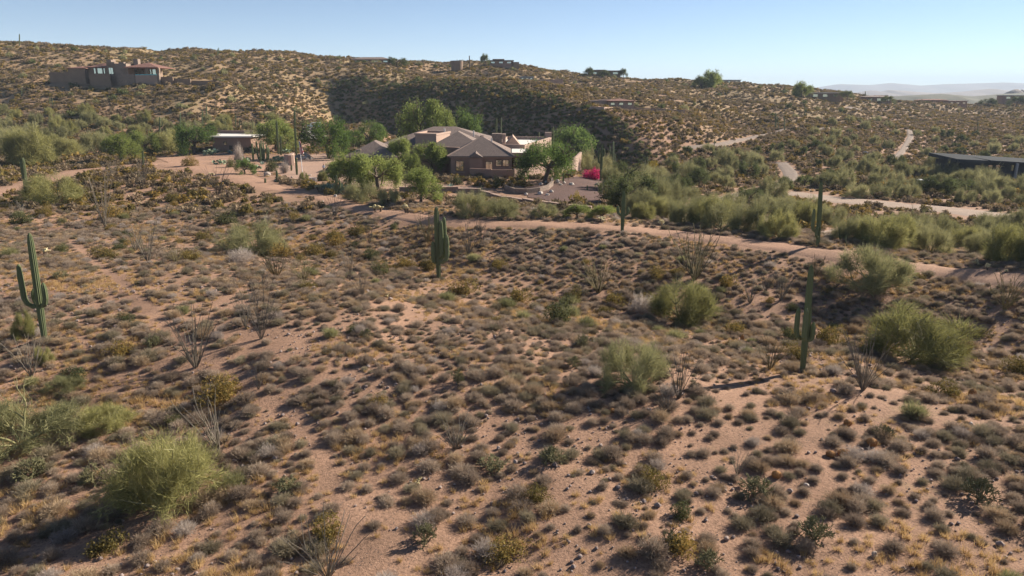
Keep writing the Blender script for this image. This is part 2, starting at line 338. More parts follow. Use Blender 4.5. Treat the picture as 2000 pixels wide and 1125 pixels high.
M['redtile'] = tile_mat('red_roof_tile', (.24, .125, .095), (.20, .105, .085))

# ------------------------------------------------------------------ object helpers
def link(name, data, loc=(0, 0, 0), rz=0.0, sc=1.0, parent=None):
    o = bpy.data.objects.new(name, data); COL.objects.link(o); o.location = tuple(float(q) for q in loc); o.rotation_euler = (0, 0, float(rz))
    o.scale = (sc, sc, sc) if np.isscalar(sc) else tuple(float(q) for q in sc)
    if parent: o.parent = parent
    return o
def tag(o, label=None, cat=None, group=None, kind=None):
    if label: o['label'] = label
    if cat: o['category'] = cat
    if group: o['group'] = group
    if kind: o['kind'] = kind
    return o
def put(name, proto, loc, rz, sc, label, cat, group=None):       # proto: one mesh, or a list of (part name, mesh)
    if isinstance(proto, list):
        o = link(name, None, loc, rz, sc); o.empty_display_size = .3
        for pn, me in proto: link(pn, me, parent=o)
    else: o = link(name, proto, loc, rz, sc)
    return tag(o, label, cat, group)
def part(name, mb, mat, parent, label=None, smooth=False):
    o = link(name, mb.mesh(name, M[mat], smooth), parent=parent)
    if label: o['label'] = label
    return o
def inpoly(px, py, poly):
    px = np.asarray(px, float); py = np.asarray(py, float); c = np.zeros(px.shape, bool); n = len(poly); j = n - 1
    for i in range(n):
        xi, yi = poly[i]; xj, yj = poly[j]
        c ^= ((yi > py) != (yj > py)) & (px < (xj - xi) * (py - yi) / (yj - yi + 1e-12) + xi); j = i
    return c

# ------------------------------------------------------------------ the ground
def lines(stop, near, k, far, kfar):
    o = [0.0]
    while o[-1] < stop: o.append(o[-1] + (max(near, k * o[-1]) if o[-1] < far else kfar * o[-1]))
    return np.array(o)
gy = np.concatenate((np.arange(-60, 10, 4.0), 10 + lines(12500, .5, .013, 720, .05)))
gx = lines(9500, .5, .014, 520, .06); gx = np.concatenate((-gx[:0:-1], gx))
GX, GY = np.meshgrid(gx, gy); gxf, gyf = GX.ravel(), GY.ravel(); gz = height(gxf, gyf)
nx, ny = len(gx), len(gy); idx = np.arange(nx * ny).reshape(ny, nx)
q = np.stack((idx[:-1, :-1], idx[:-1, 1:], idx[1:, 1:], idx[1:, :-1]), -1).reshape(-1, 4)
gm = MB(); gm.add(np.stack((gxf, gyf, gz), 1), np.concatenate((q[:, [0, 1, 2]], q[:, [0, 2, 3]])))
gme = gm.mesh('ground', M['soil'], True)
hmv = hill_mask(gxf, gyf, gz)
straw = .08 + .42 * hmv + (fbm(gxf / 14, gyf / 14, 31) - .5) * .9 * (1 - .5 * hmv)
a_ = gme.attributes.new('straw', 'FLOAT', 'POINT'); a_.data.foreach_set('value', straw.astype(np.float32))
tag(link('ground', gme), kind='structure')
# ------------------------------------------------------------------ tracks, roads, yards
PATHS = []                                    # (points, half width) used to keep plants off
def smooth_line(P, step):
    P = np.asarray(P, float); out = []
    Q = np.concatenate((2 * P[:1] - P[1:2], P, 2 * P[-1:] - P[-2:-1]))
    for i in range(len(P) - 1):
        a, b, c, d = Q[i:i + 4]; m = max(2, int(np.linalg.norm(c - b) / step))
        for t in np.arange(m) / m:
            out.append(.5 * (2 * b + (c - a) * t + (2 * a - 5 * b + 4 * c - d) * t * t + (3 * b - a - 3 * c + d) * t ** 3))
    out.append(P[-1]); return np.array(out)
def ribbon(name, uv, width, mat, lift=.05, step=.8, world=False, jit=.35):
    P = np.array([p[:2] for p in uv]) if world else np.array([hit(*p)[:2] for p in uv])
    L = smooth_line(P, step); tn = np.gradient(L, axis=0); tn /= np.linalg.norm(tn, axis=1)[:, None] + 1e-9
    nr = np.stack((-tn[:, 1], tn[:, 0]), 1); s = np.arange(len(L)) * step; k = 7
    wl = width / 2 * (1 + jit * (fbm(s / 3, s * 0 + 1, 41) - .5) * 2); wr = width / 2 * (1 + jit * (fbm(s / 3, s * 0 + 7, 47) - .5) * 2)
    f = np.linspace(-1, 1, k); off = np.where(f[None] < 0, f[None] * wl[:, None], f[None] * wr[:, None])
    X = L[:, 0, None] + nr[:, 0, None] * off; Y = L[:, 1, None] + nr[:, 1, None] * off
    Z = height(X.ravel(), Y.ravel()) + lift
    edge = np.tile(np.abs(f) > .99, len(L)); Z = Z - edge * lift * 1.6
    id_ = np.arange(len(L) * k).reshape(len(L), k)
    q = np.stack((id_[:-1, :-1], id_[:-1, 1:], id_[1:, 1:], id_[1:, :-1]), -1).reshape(-1, 4)
    mb = MB(); mb.add(np.stack((X.ravel(), Y.ravel(), Z), 1), np.concatenate((q[:, [0, 2, 1]], q[:, [0, 3, 2]])))
    tag(link(name, mb.mesh(name, M[mat], True)), kind='structure'); PATHS.append((L[::2], width / 2 * 1.08))
def sheet(name, uv, mat, lift=.06, g=.5, keep=True):
    P = [tuple(hit(*p)[:2]) for p in uv]; xs = [p[0] for p in P]; ys = [p[1] for p in P]
    X, Y = np.meshgrid(np.arange(min(xs), max(xs) + g, g), np.arange(min(ys), max(ys) + g, g))
    ok = inpoly(X + (fbm(X / 2, Y / 2, 3) - .5) * 1.5, Y + (fbm(X / 2, Y / 2, 5) - .5) * 1.5, P)
    id_ = -np.ones(X.shape, int); id_[ok] = np.arange(ok.sum()); x, y = X[ok], Y[ok]
    q = np.stack((id_[:-1, :-1], id_[:-1, 1:], id_[1:, 1:], id_[1:, :-1]), -1).reshape(-1, 4); q = q[(q >= 0).all(1)]
    mb = MB(); mb.add(np.stack((x, y, height(x, y) + lift), 1), np.concatenate((q[:, [0, 1, 2]], q[:, [0, 2, 3]])))
    tag(link(name, mb.mesh(name, M[mat], True)), kind='structure')
    if keep: YARDS.append(P)
YARDS = []
ribbon('path', [(2250, 578), (2100, 560), (2000, 547), (1860, 531), (1750, 516), (1650, 501), (1520, 482), (1400, 467), (1300, 455), (1200, 446), (1030, 437), (850, 430), (760, 418), (680, 402), (600, 380), (520, 366)], 3.2, 'trail', .09)
ribbon('path', [(-160, 400), (-60, 385), (30, 368), (100, 350), (170, 332), (250, 325), (330, 320), (420, 335), (480, 350), (540, 372)], 6.0, 'trail', .07)
for uv in ([(505, 770), (560, 800), (600, 840), (622, 880), (640, 925), (668, 980), (700, 1040), (718, 1110), (735, 1200)], [(140, 470), (250, 560), (330, 640), (420, 700), (505, 770)]):   # bare runnels
    PATHS.append((smooth_line(np.array([hit(*p)[:2] for p in uv]), .6), .32))
sheet('driveway', [(560, 352), (520, 330), (555, 318), (600, 303), (640, 300), (668, 308), (690, 335), (740, 350), (800, 352), (840, 362), (930, 366), (935, 373), (840, 372), (760, 372), (700, 368), (650, 352), (610, 350)], 'drive', .07)
sheet('parking_apron', [(586, 274), (640, 272), (634, 250), (590, 249)], 'concrete', .25, 1.0)
sheet('yard', [(1000, 372), (1080, 356), (1130, 345), (1200, 352), (1195, 380), (1150, 404), (1080, 396), (1010, 380)], 'dark_gravel', .07)
sheet('yard', [(300, 308), (420, 303), (500, 312), (540, 330), (480, 345), (400, 330), (330, 322)], 'trail', .05)
ribbon('wash', [(2060, 440), (1960, 425), (1860, 411), (1760, 402), (1690, 394), (1640, 392), (1580, 382), (1540, 378)], 10, 'wash', .1, 1.5)
ribbon('road', [(1560, 250), (1500, 262), (1440, 275), (1400, 283), (1335, 290)], 2.6, 'gravel_road', .18, 1.5, jit=.12)
ribbon('road', [(1556, 250), (1600, 253), (1650, 247)], 1.8, 'gravel_road', .18, 1.5, jit=.12)
ribbon('road', [(1526, 318), (1543, 338), (1540, 352), (1510, 364), (1470, 374), (1430, 385), (1400, 392), (1360, 402), (1315, 412)], 4.0, 'gravel_road', .14, 1.2, jit=.12)
ribbon('road', [(1745, 312), (1760, 298), (1772, 280), (1778, 266), (1776, 254)], 2.6, 'gravel_road', .2, 1.5, jit=.15)
ribbon('road', [(1640, 212), (1660, 210), (1680, 216)], 4, 'gravel_road', .3, 1.5, jit=.15)
ribbon('path', [(1670, 440), (1640, 452), (1560, 455), (1500, 440), (1480, 420)], 3, 'wash', .08, 1.0)
def on_path(x, y, pad=0.0):
    c = np.zeros(len(x), bool)
    for L, hw in PATHS:
        lo = L.min(0) - hw - pad; hi = L.max(0) + hw + pad
        k = np.where((x > lo[0]) & (x < hi[0]) & (y > lo[1]) & (y < hi[1]))[0]
        for i in range(0, len(k), 4000):
            kk = k[i:i + 4000]; d = np.hypot(x[kk, None] - L[None, :, 0], y[kk, None] - L[None, :, 1]).min(1); c[kk] |= d < hw + pad
    for P in YARDS: c |= inpoly(x, y, P)
    return c

# ------------------------------------------------------------------ far ridges and mountains
def mountain(name, prof, Y, depth, mat, seed, rough):
    us = np.linspace(prof[0][0], prof[-1][0], 160); vs = np.interp(us, [p[0] for p in prof], [p[1] for p in prof])
    cr = np.array([at(u, v, Y) for u, v in zip(us, vs)]); fs = np.linspace(-1, 1, 17); V = []
    base = -32.0
    for f in fs:
        x = cr[:, 0]; y = cr[:, 1] + f * depth
        nz = fbm(x / (depth * .35), y / (depth * .35) + 5, seed, 4)
        z = base + (cr[:, 2] - base) * np.clip((1 - abs(f) ** 1.15) * (1 + rough * (nz - .5) * min(1, abs(f) * 3)), 0, 1.0)
        V.append(np.stack((x, y, z), 1))
    V = np.concatenate(V); k = len(us); id_ = np.arange(len(V)).reshape(len(fs), k)
    q = np.stack((id_[:-1, :-1], id_[:-1, 1:], id_[1:, 1:], id_[1:, :-1]), -1).reshape(-1, 4)
    mb = MB(); mb.add(V, np.concatenate((q[:, [0, 1, 2]], q[:, [0, 2, 3]])))
    tag(link(name, mb.mesh(name, M[mat], True)), kind='structure')
M['farhill'] = solid_mat('far_hill', (.10, .095, .06), (.05, .055, .035), .02, .95)
M['farrock'] = solid_mat('far_rock', (.24, .18, .14), (.16, .12, .10), .01, .95)
mountain('hill', [(1560, 196), (1700, 190), (1780, 186), (1840, 183), (1900, 188), (1950, 184), (2000, 181), (2100, 178), (2300, 186), (2500, 192)], 1500, 260, 'farhill', 51, .5)
mountain('butte', [(1958, 190), (1968, 184), (1974, 177), (1981, 174.5), (1988, 174), (1993, 176), (1996, 174.5), (2004, 177), (2030, 186), (2060, 190)], 2100, 130, 'farrock', 52, .3)
mountain('mountain', [(1500, 190), (1640, 186), (1690, 178), (1705, 176), (1720, 180), (1735, 175.5), (1760, 177), (1800, 180), (1830, 182), (1880, 179), (1910, 176), (1935, 173), (1955, 176), (1990, 178), (2060, 172), (2200, 176), (2500, 184)], 5200, 700, 'farrock', 53, .5)
mountain('mountain', [(1400, 186), (1560, 180), (1600, 170), (1640, 164), (1700, 166), (1740, 162), (1800, 167), (1850, 164), (1900, 163), (1960, 161), (2040, 164), (2200, 160), (2600, 170)], 10500, 1200, 'farrock', 54, .5)

# ------------------------------------------------------------------ the air
hz, ht, HN, HL = mat_new('haze_air')
pv = HN('ShaderNodeVolumePrincipled'); pv.inputs['Color'].default_value = (.68, .82, 1.0, 1); pv.inputs['Density'].default_value = .00011; pv.inputs['Anisotropy'].default_value = .0
ho = HN('ShaderNodeOutputMaterial'); HL(pv.outputs[0], ho.inputs['Volume'])
hb = MB(); box(hb, -9900, 9900, -150, 12900, -60, 260)
tag(link('haze', hb.mesh('haze', hz)), kind='stuff')

# ------------------------------------------------------------------ plant prototypes
def unit(v): return v / (np.linalg.norm(v, axis=-1, keepdims=True) + 1e-9)
def hemi(R, n, zmin=.05):
    z = R.uniform(zmin, 1, n); a = R.uniform(0, 2 * math.pi, n); r = np.sqrt(1 - z * z); return np.stack((r * np.cos(a), r * np.sin(a), z), 1)
def bush_mesh(name, mat, seed, n=430, rx=.55, rz=.42, w=.012, tl=.16, sub=3, lump=.5, up=0.0):   # a dome of fine twigs
    R = np.random.default_rng(seed); mb = MB(); lob = hemi(R, 6, .15); lob[:, 2] *= .9
    d = hemi(R, n); d = unit(d + lump * lob[R.integers(0, 6, n)]); d[:, 2] = np.abs(d[:, 2])
    rad = R.uniform(.45, 1.0, n) ** .6 * (1 + .22 * R.normal(size=n).clip(-1, 1))
    tip = d * np.array((rx, rx * R.uniform(.8, 1.0), rz)) * rad[:, None]; tip[:, 2] = np.abs(tip[:, 2]) + .02
    bs = tip * .35; bs[:, 2] *= .5; slivers(mb, bs, tip, w * .9, R)
    for k in range(sub):
        m_ = tip - unit(tip) * tl * R.uniform(.3, .9, (n, 1)); t2 = m_ + unit(unit(tip) + R.normal(size=tip.shape) * .55 + (0, 0, up)) * tl * R.uniform(.6, 1.2, (n, 1))
        t2[:, 2] = np.maximum(t2[:, 2], .01); slivers(mb, m_, t2, w, R)
    return mb.mesh(name, mat)
def leafy_mesh(name, mat, seed, n=1500, rx=.6, rz=.5, s=.06, lobes=7):
    R = np.random.default_rng(seed); mb = MB(); c = hemi(R, lobes, .1) * np.array((rx, rx, rz)) * R.uniform(.35, .75, (lobes, 1)); rr = R.uniform(.3, .52, lobes) * rx
    k = R.integers(0, lobes, n); p = c[k] + unit(R.normal(size=(n, 3))) * (rr[k] * R.uniform(.55, 1.05, n))[:, None]; p[:, 2] = np.abs(p[:, 2])
    leaves(mb, p, s * R.uniform(.6, 1.3, n), R)
    b = R.normal(size=(60, 3)) * .04; b[:, 2] = 0; slivers(mb, b, p[:60], .015, R); return mb.mesh(name, mat)
def grass_mesh(name, mat, seed, n=60, hgt=.34, sp=.10):
    R = np.random.default_rng(seed); mb = MB(); b = R.normal(size=(n, 3)) * sp * .55; b[:, 2] = 0
    t = b * 1.6 + np.stack((R.normal(size=n) * .08, R.normal(size=n) * .08, R.uniform(.45, 1, n) * hgt), 1); slivers(mb, b, t, .016, R); return mb.mesh(name, mat)
def grow(R, tb, ends, p, d, L, r, depth, spread, upb, kids):
    m = 4; pts = [p]; dd = d
    for i in range(m): dd = unit(dd + R.normal(size=3) * .13 + np.array((0, 0, upb * .25))); pts.append(pts[-1] + dd * L / m)
    tube(tb, pts, np.linspace(r, r * .62, m + 1), 5, R.random(), cap=False)
    if depth <= 2: ends.extend([(pts[-2], dd), (pts[-1], dd)])
    if depth <= 1: ends.append((pts[2], dd))
    if depth == 0: return
    for _ in range(R.integers(kids[0], kids[1] + 1)):
        nd = unit(dd + R.normal(size=3) * spread + np.array((0, 0, upb))); grow(R, tb, ends, pts[-1], nd, L * R.uniform(.62, .9), r * .6, depth - 1, spread, upb, kids)
def tree_proto(seed, kind, leafmat, barkmat, twigs=5200):
    R = np.random.default_rng(seed); tb = MB(); ends = []
    if kind == 'palo':
        nl = R.integers(11, 15)
        for i in range(nl):
            a = 2 * math.pi * (i + R.uniform(-.3, .3)) / nl
            grow(R, tb, ends, np.array((math.cos(a) * .06, math.sin(a) * .06, 0)), unit(np.array((math.cos(a) * .85, math.sin(a) * .85, R.uniform(.05, 1.3)))), R.uniform(.5, .85), .045, 3, .55, .05, (2, 3))
    else:
        top = np.array((R.normal() * .1, R.normal() * .1, .75)); tube(tb, [(0, 0, -.1), top * .5 + (.03, .02, 0), top], [.16, .13, .12], 7, .4, cap=False)
        nl = R.integers(6, 8)
        for i in range(nl):
            a = 2 * math.pi * (i + R.uniform(-.3, .3)) / nl
            grow(R, tb, ends, top, unit(np.array((math.cos(a), math.sin(a), R.uniform(.1, 1.2)))), R.uniform(.6, .85), .08, 3, .5, .03, (2, 3))
    E = np.array([e[0] for e in ends]); D = np.array([e[1] for e in ends]); cb = MB()
    per = max(1, twigs // len(E)); B = np.repeat(E, per, 0); DD = np.repeat(D, per, 0); n_ = len(B)
    clump = np.repeat(R.random(len(E)), per)
    if kind == 'palo':
        B = B + R.normal(size=B.shape) * .125 - DD * R.uniform(0, .3, (n_, 1)); B[:, 2] = np.abs(B[:, 2]); T = B + unit(DD + R.normal(size=B.shape) * .55 + (0, 0, .25)) * R.uniform(.14, .5, (n_, 1))
        T[:, 2] = np.maximum(T[:, 2], .03); slivers(cb, B, T, .0125, R, np.clip(clump * .55 + R.random(n_) * .45, 0, 1))
    else:
        P = B + R.normal(size=B.shape) * .23 - (0, 0, .05); leaves(cb, P, R.uniform(.06, .13, n_), R, np.clip(clump * .5 + R.random(n_) * .5, 0, 1))
        T = B + unit(DD + R.normal(size=B.shape) * .6) * .3; k = R.permutation(n_)[:n_ // 4]; slivers(cb, B[k], T[k], .02, R)
    # normalise to a unit width and height, cut stray sprays back to an uneven dome
    allv = cb.arrays()[0]; r_ = np.percentile(np.hypot(allv[:, 0], allv[:, 1]), 93); h_ = np.percentile(allv[:, 2], 95)
    for i_, v_ in enumerate(cb.V):
        c_ = v_.reshape(-1, 3, 3).mean(1); an_ = np.arctan2(c_[:, 1], c_[:, 0]); q_ = np.hypot(c_[:, 0], c_[:, 1]) / r_; zz_ = c_[:, 2] / h_
        lim = .98 + .8 * (vnoise(an_ * 2.3 + 10, zz_ * 4.5, seed) - .5) + .5 * (vnoise(an_ * 6 + 40, zz_ * 11, seed + 5) - .5); kp = (q_ ** 2 + ((zz_ - .28) / .76) ** 2) < lim + .22 * R.normal(size=len(q_))
        kv = np.repeat(kp, 3); cb.V[i_] = v_[kv]; cb.A[i_] = cb.A[i_][kv]; cb.T[i_] = np.arange(kv.sum()).reshape(-1, 3)
    o_ = 0
    for i_ in range(len(cb.V)): cb.T[i_] = cb.T[i_] + o_; o_ += len(cb.V[i_])
    S = np.array((.5 / r_, .5 / r_, 1 / h_))
    for mb in (tb, cb): mb.V = [v * S for v in mb.V]
    return [('trunk', tb.mesh('trunk', M[barkmat], True)), ('crown', cb.mesh('crown', M[leafmat]))]
BUR = [bush_mesh('bursage_shrub', M[('bursage', 'bursage', 'bursage_tan', 'bursage', 'bursage', 'bursage_olive')[i]], 100 + i, n=560, w=.0105, rx=.5 + .05 * (i % 3), rz=.36 + .05 * (i % 2), lump=.35 + .15 * (i % 3)) for i in range(6)]
GRY = [bush_mesh('grey_shrub', M['greybush'], 130 + i, rx=.55, rz=.45, w=.010) for i in range(3)]
OLV = [leafy_mesh('olive_shrub', M['olive'], 140 + i) for i in range(4)]
DRK = [leafy_mesh('dark_shrub', M['darkgreen'], 150 + i) for i in range(2)]
PGB = [bush_mesh('broom_shrub', M['palogrey'], 160 + i, n=520, rx=.6, rz=.6, w=.014, tl=.24, up=.5) for i in range(3)]
GRS = [grass_mesh('grass_tuft', M['grass'], 170 + i) for i in range(4)]
FARB = [leafy_mesh('hill_shrub', M['hillbrush'], 180 + i, n=110, s=.24, lobes=4) for i in range(3)] + [leafy_mesh('hill_shrub', M['olive'], 185 + i, n=110, s=.24, lobes=4) for i in range(2)]
FARG = [leafy_mesh('hill_bush', M['mesquite'], 190 + i, n=420, s=.13, lobes=6) for i in range(2)] + [leafy_mesh('hill_bush', M['palogrey'], 193 + i, n=420, s=.13, lobes=6) for i in range(2)]
PALO = [tree_proto(200 + i, 'palo', 'paloverde', 'greenbark', 21000) for i in range(4)]
PALG = [tree_proto(210 + i, 'palo', 'palogrey', 'greenbark', 16000) for i in range(4)]
MESQ = [tree_proto(220 + i, 'tree', 'mesquite', 'wood', 15000) for i in range(3)]
BRIT = [tree_proto(230 + i, 'tree', 'bright', 'wood', 15000) for i in range(3)]
GARD = [tree_proto(236 + i, 'tree', 'garden', 'wood', 22000) for i in range(3)]
PEBB = []
for i in range(3):
    mb = MB(); blob(mb, (0, 0, .25), (.5, .4, .35), np.random.default_rng(240 + i), .5, 6, 4, .5); PEBB.append(mb.mesh('stone', M['pebble']))
def rock_mesh(seed, mat):
    mb = MB(); blob(mb, (0, 0, .3), (.5, .42, .38), np.random.default_rng(seed), .5, 9, 6, .32); return mb.mesh('boulder', M[mat])
ROCK = [rock_mesh(250 + i, 'rock') for i in range(4)]; PROCK = [rock_mesh(256 + i, 'palerock') for i in range(3)]
def ocotillo_mesh(seed, mat, n=16, leafy=0):
    R = np.random.default_rng(seed); mb = MB()
    for i in range(n):
        a = R.uniform(0, 2 * math.pi); sp_ = R.uniform(.08, .42); L = R.uniform(.6, 1.0); p = np.array((math.cos(a) * .02, math.sin(a) * .02, 0)); d = unit(np.array((math.cos(a) * sp_ * 1.3, math.sin(a) * sp_ * 1.3, 1.0))); pts = [p]
        for k in range(6): d = unit(d + R.normal(size=3) * .10 + (0, 0, .03 if k > 2 else -.01)); pts.append(pts[-1] + d * L / 6)
        tube(mb, pts, np.linspace(.0066, .0034, 7), 4, R.random())
        if leafy:
            P = np.array(pts)[2:]; t = R.random((leafy, 1)); k = R.integers(0, len(P) - 1, leafy); b = P[k] * (1 - t) + P[k + 1] * t; slivers(mb, b, b + R.normal(size=b.shape) * .016, .008, R)
    return mb.mesh('ocotillo', M[mat])
OCO = [ocotillo_mesh(260 + i, 'ocotillo', 20 + 4 * (i % 3), 0 if i % 2 else 8) for i in range(4)] + [ocotillo_mesh(266 + i, 'ocoleaf', 26, 30) for i in range(2)]
def segs(mb, R, p, d, depth, L, r, a, spread=.75):
    e = p + d * L; tube(mb, [p, p + d * L * .5, e], [r * .8, r, r * .75], 6, np.clip(a + R.normal() * .15, 0, 1))
    if depth:
        for _ in range(R.integers(2, 4)): segs(mb, R, e, unit(d + R.normal(size=3) * spread + (0, 0, .25)), depth - 1, L * R.uniform(.75, 1.0), r * .92, a, spread)
def buck_mesh(seed):
    R = np.random.default_rng(seed); mb = MB()
    for i in range(11): segs(mb, R, np.zeros(3), unit(hemi(R, 1, .1)[0]), 4, .14, .0105, .5, .75)
    return mb.mesh('buckhorn_cholla', M['buckhorn'])
BUCK = [buck_mesh(280 + i) for i in range(3)]
def teddy_parts(seed):
    R = np.random.default_rng(seed); tb = MB(); cb = MB()
    for i in range(R.integers(3, 5)):
        a = R.uniform(0, 6.28); b = np.array((math.cos(a) * .12, math.sin(a) * .12, 0)); t = b * 1.8 + (0, 0, R.uniform(.35, .6)); tube(tb, [b, (b + t) / 2, t], .05, 5, .3)
        for k in range(R.integers(3, 6)):
            d = unit(R.normal(size=3) * .5 + (0, 0, .6)); p = t * R.uniform(.7, 1.0); e = p + d * R.uniform(.18, .3); tube(cb, [p, (p + e) / 2, e], [.05, .065, .05], 7, R.random(), star=.2)
            q_ = p + np.outer(R.random(50), e - p); slivers(cb, q_, q_ + unit(R.normal(size=q_.shape)) * .095, .012, R)
    return [('stem', tb.mesh('stem', M['wood'])), ('joints', cb.mesh('joints', M['cholla']))]
TED = [teddy_parts(290 + i) for i in range(3)]
def barrel_mesh(seed):
    R = np.random.default_rng(seed); mb = MB(); tube(mb, [(0, 0, -.05), (0, 0, .12), (0, 0, .3), (0, 0, .46), (0, 0, .55)], [.17, .24, .26, .21, .1], 26, .5, star=.16)
    n = 260; a = R.integers(0, 13, n) / 13 * 6.283; z = R.uniform(.05, .55, n); r = np.interp(z, (0, .3, .46, .55), (.2, .26, .21, .1)); b = np.stack((np.cos(a) * r, np.sin(a) * r, z), 1)
    slivers(mb, b, b + R.normal(size=b.shape) * .05, .012, R); return mb.mesh('barrel_cactus', M['barrel'])
BARR = [barrel_mesh(300 + i) for i in range(2)]
def pear_mesh(seed):
    R = np.random.default_rng(seed); mb = MB()
    for i in range(34):
        a = R.uniform(0, 6.28); r = R.uniform(0, .42); lvl = R.integers(0, 3); p = np.array((math.cos(a) * r, math.sin(a) * r, .12 + lvl * .17 * (1 - r)))
        n_ = unit(R.normal(size=3) * (1, 1, .3)); e2 = unit(np.cross(n_, (R.normal() * .3, R.normal() * .3, 1))); e1 = np.cross(e2, n_); k = 8; an = np.arange(k) / k * 6.283
        ring = p + np.outer(np.cos(an) * .095, e2) + np.outer(np.sin(an) * .13, e1); V = np.concatenate((ring, [p + n_ * .022, p - n_ * .022]))
        mb.add(V, [(j, (j + 1) % k, 8) for j in range(k)] + [((j + 1) % k, j, 9) for j in range(k)], R.random())
    return mb.mesh('prickly_pear', M['pear'])
PEAR = [pear_mesh(310 + i) for i in range(2)]
def agave_mesh(seed):
    R = np.random.default_rng(seed); mb = MB()
    for i in range(26):
        a = i * 2.4; el = R.uniform(.15, 1.3); d = np.array((math.cos(a) * math.cos(el), math.sin(a) * math.cos(el), math.sin(el))); s_ = np.array((-math.sin(a), math.cos(a), 0)) * .05
        mb.add([-s_ * .6, s_ * .6, d * .3 + s_, d * .3 - s_, d * .55 + (0, 0, .03)], [(0, 1, 2), (0, 2, 3), (3, 2, 4)], R.random())
    return mb.mesh('agave', M['agave'])
AGAV = [agave_mesh(320)]

# ------------------------------------------------------------------ saguaros
def saguaro(u, vb, vt, arms=(), lean=0.0, rpx=None, label='', group=None, Y=None, name='saguaro', simple=False):
    b = hit(u, vb) if Y is None else np.array((at(u, vb, Y)[0], Y, at(u, vb, Y)[2])); k = pxm(b); r = .78 * rpx / k
    R = np.random.default_rng(int(u * 7 + vb)); root = link(name, None, b, 0, 1)
    def loc(uu, vv): return at(uu, vv, b[1]) - b                 # a point in the upright plane through the base
    top = loc(u + lean, vt); H = top[2]
    kk = 12 if simple else 26; z = np.array((-.12, .06, .2, .4, .62, .8, .92, .98, 1.0)) * H; f = np.array((.72, .78, .92, 1.0, .97, .93, .84, .55, .2))
    wob = np.cumsum(R.normal(size=9) * .012) * H * .2; tz = np.clip(z / H, 0, 1); X = top[0] * tz + wob * tz * (1 - tz)
    mb = MB(); tube(mb, np.stack((X, wob * .5, z), 1), r * f, kk, R.uniform(.3, .7), star=.18); link('trunk', mb.mesh('trunk', M['saguaro']), parent=root)
    for (au, va, vtip, side) in arms:                            # tip offset px from the trunk, attach v, tip v, depth offset
        ut = u + lean * (vb - va) / (vb - vt); tp = loc(ut + au, vtip); a0 = loc(ut, va); z0, z1 = a0[2], tp[2]; x0 = np.interp(z0, z, X); dx = tp[0] - x0; ra = r * .78; dy = side * abs(dx); e = min(abs(dx), (z1 - z0) * .5)
        P = [(x0, 0, z0), (x0 + dx * .5, dy * .5, z0 + .03 * e), (x0 + dx * .85, dy * .9, z0 + e * .3), (x0 + dx * 1.0, dy, z0 + e * .8), (x0 + dx * 1.02, dy, z0 + (z1 - z0) * .7), (x0 + dx, dy, z1 - ra), (x0 + dx, dy, z1)]
        mb = MB(); tube(mb, P, ra * np.array((.75, .85, .95, 1, 1, .8, .35)), max(8, kk - 8), R.uniform(.3, .7), star=.16); link('arm', mb.mesh('arm', M['saguaro']), parent=root)
    return tag(root, label, 'cactus', group)
# ------------------------------------------------------------------ buildings
HOUSE_PADS = []
def X(u, Y, z=3.0): return (u - 1000) / F * (Y * cp + (CZ - z) * sp)
def Zv(v, Y): return float(at(1000, v, Y)[2])
class Building:
    def __init__(s, name, label, base, cat='house'):
        s.o = link(name, None, base); s.b = np.asarray(base, float); tag(s.o, label, cat)
    def part(s, name, mb, mat, parent=None, label=None, smooth=False):
        mb.V = [v - s.b for v in mb.V]; return part(name, mb, mat, parent or s.o, label, smooth)
    def box(s, name, mat, *a, **k): mb = MB(); box(mb, *a); return s.part(name, mb, mat, **k)
    def prism(s, name, mat, poly, z0, z1, **k): mb = MB(); prism(mb, poly, z0, z1); return s.part(name, mb, mat, **k)
    def window(s, x0, x1, y, z0, z1, mull=1, glass='glass', name='window', fr=.09):
        mb = MB(); f = fr
        box(mb, x0, x1, y - .07, y + .02, z0, z0 + f); box(mb, x0, x1, y - .07, y + .02, z1 - f, z1); box(mb, x0, x0 + f, y - .068, y + .02, z0 + f, z1 - f); box(mb, x1 - f, x1, y - .068, y + .02, z0 + f, z1 - f)
        for i in range(1, mull + 1): xm = x0 + (x1 - x0) * i / (mull + 1); box(mb, xm - f * .4, xm + f * .4, y - .066, y + .018, z0 + f, z1 - f)
        w = s.part(name, mb, 'frame'); g = MB(); box(g, x0 + f, x1 - f, y - .03, y + .01, z0 + f, z1 - f); s.part('pane', g, glass, w); return w
    def wins(s, x, y0, y1, z0, z1, name='window', glass='glass'):        # on a wall facing +x
        mb = MB(); f = .09; box(mb, x - .02, x + .07, y0, y1, z0, z0 + f); box(mb, x - .02, x + .07, y0, y1, z1 - f, z1); box(mb, x - .02, x + .068, y0, y0 + f, z0 + f, z1 - f); box(mb, x - .02, x + .068, y1 - f, y1, z0 + f, z1 - f)
        w = s.part(name, mb, 'frame'); g = MB(); box(g, x - .01, x + .03, y0 + f, y1 - f, z0 + f, z1 - f); s.part('pane', g, glass, w)
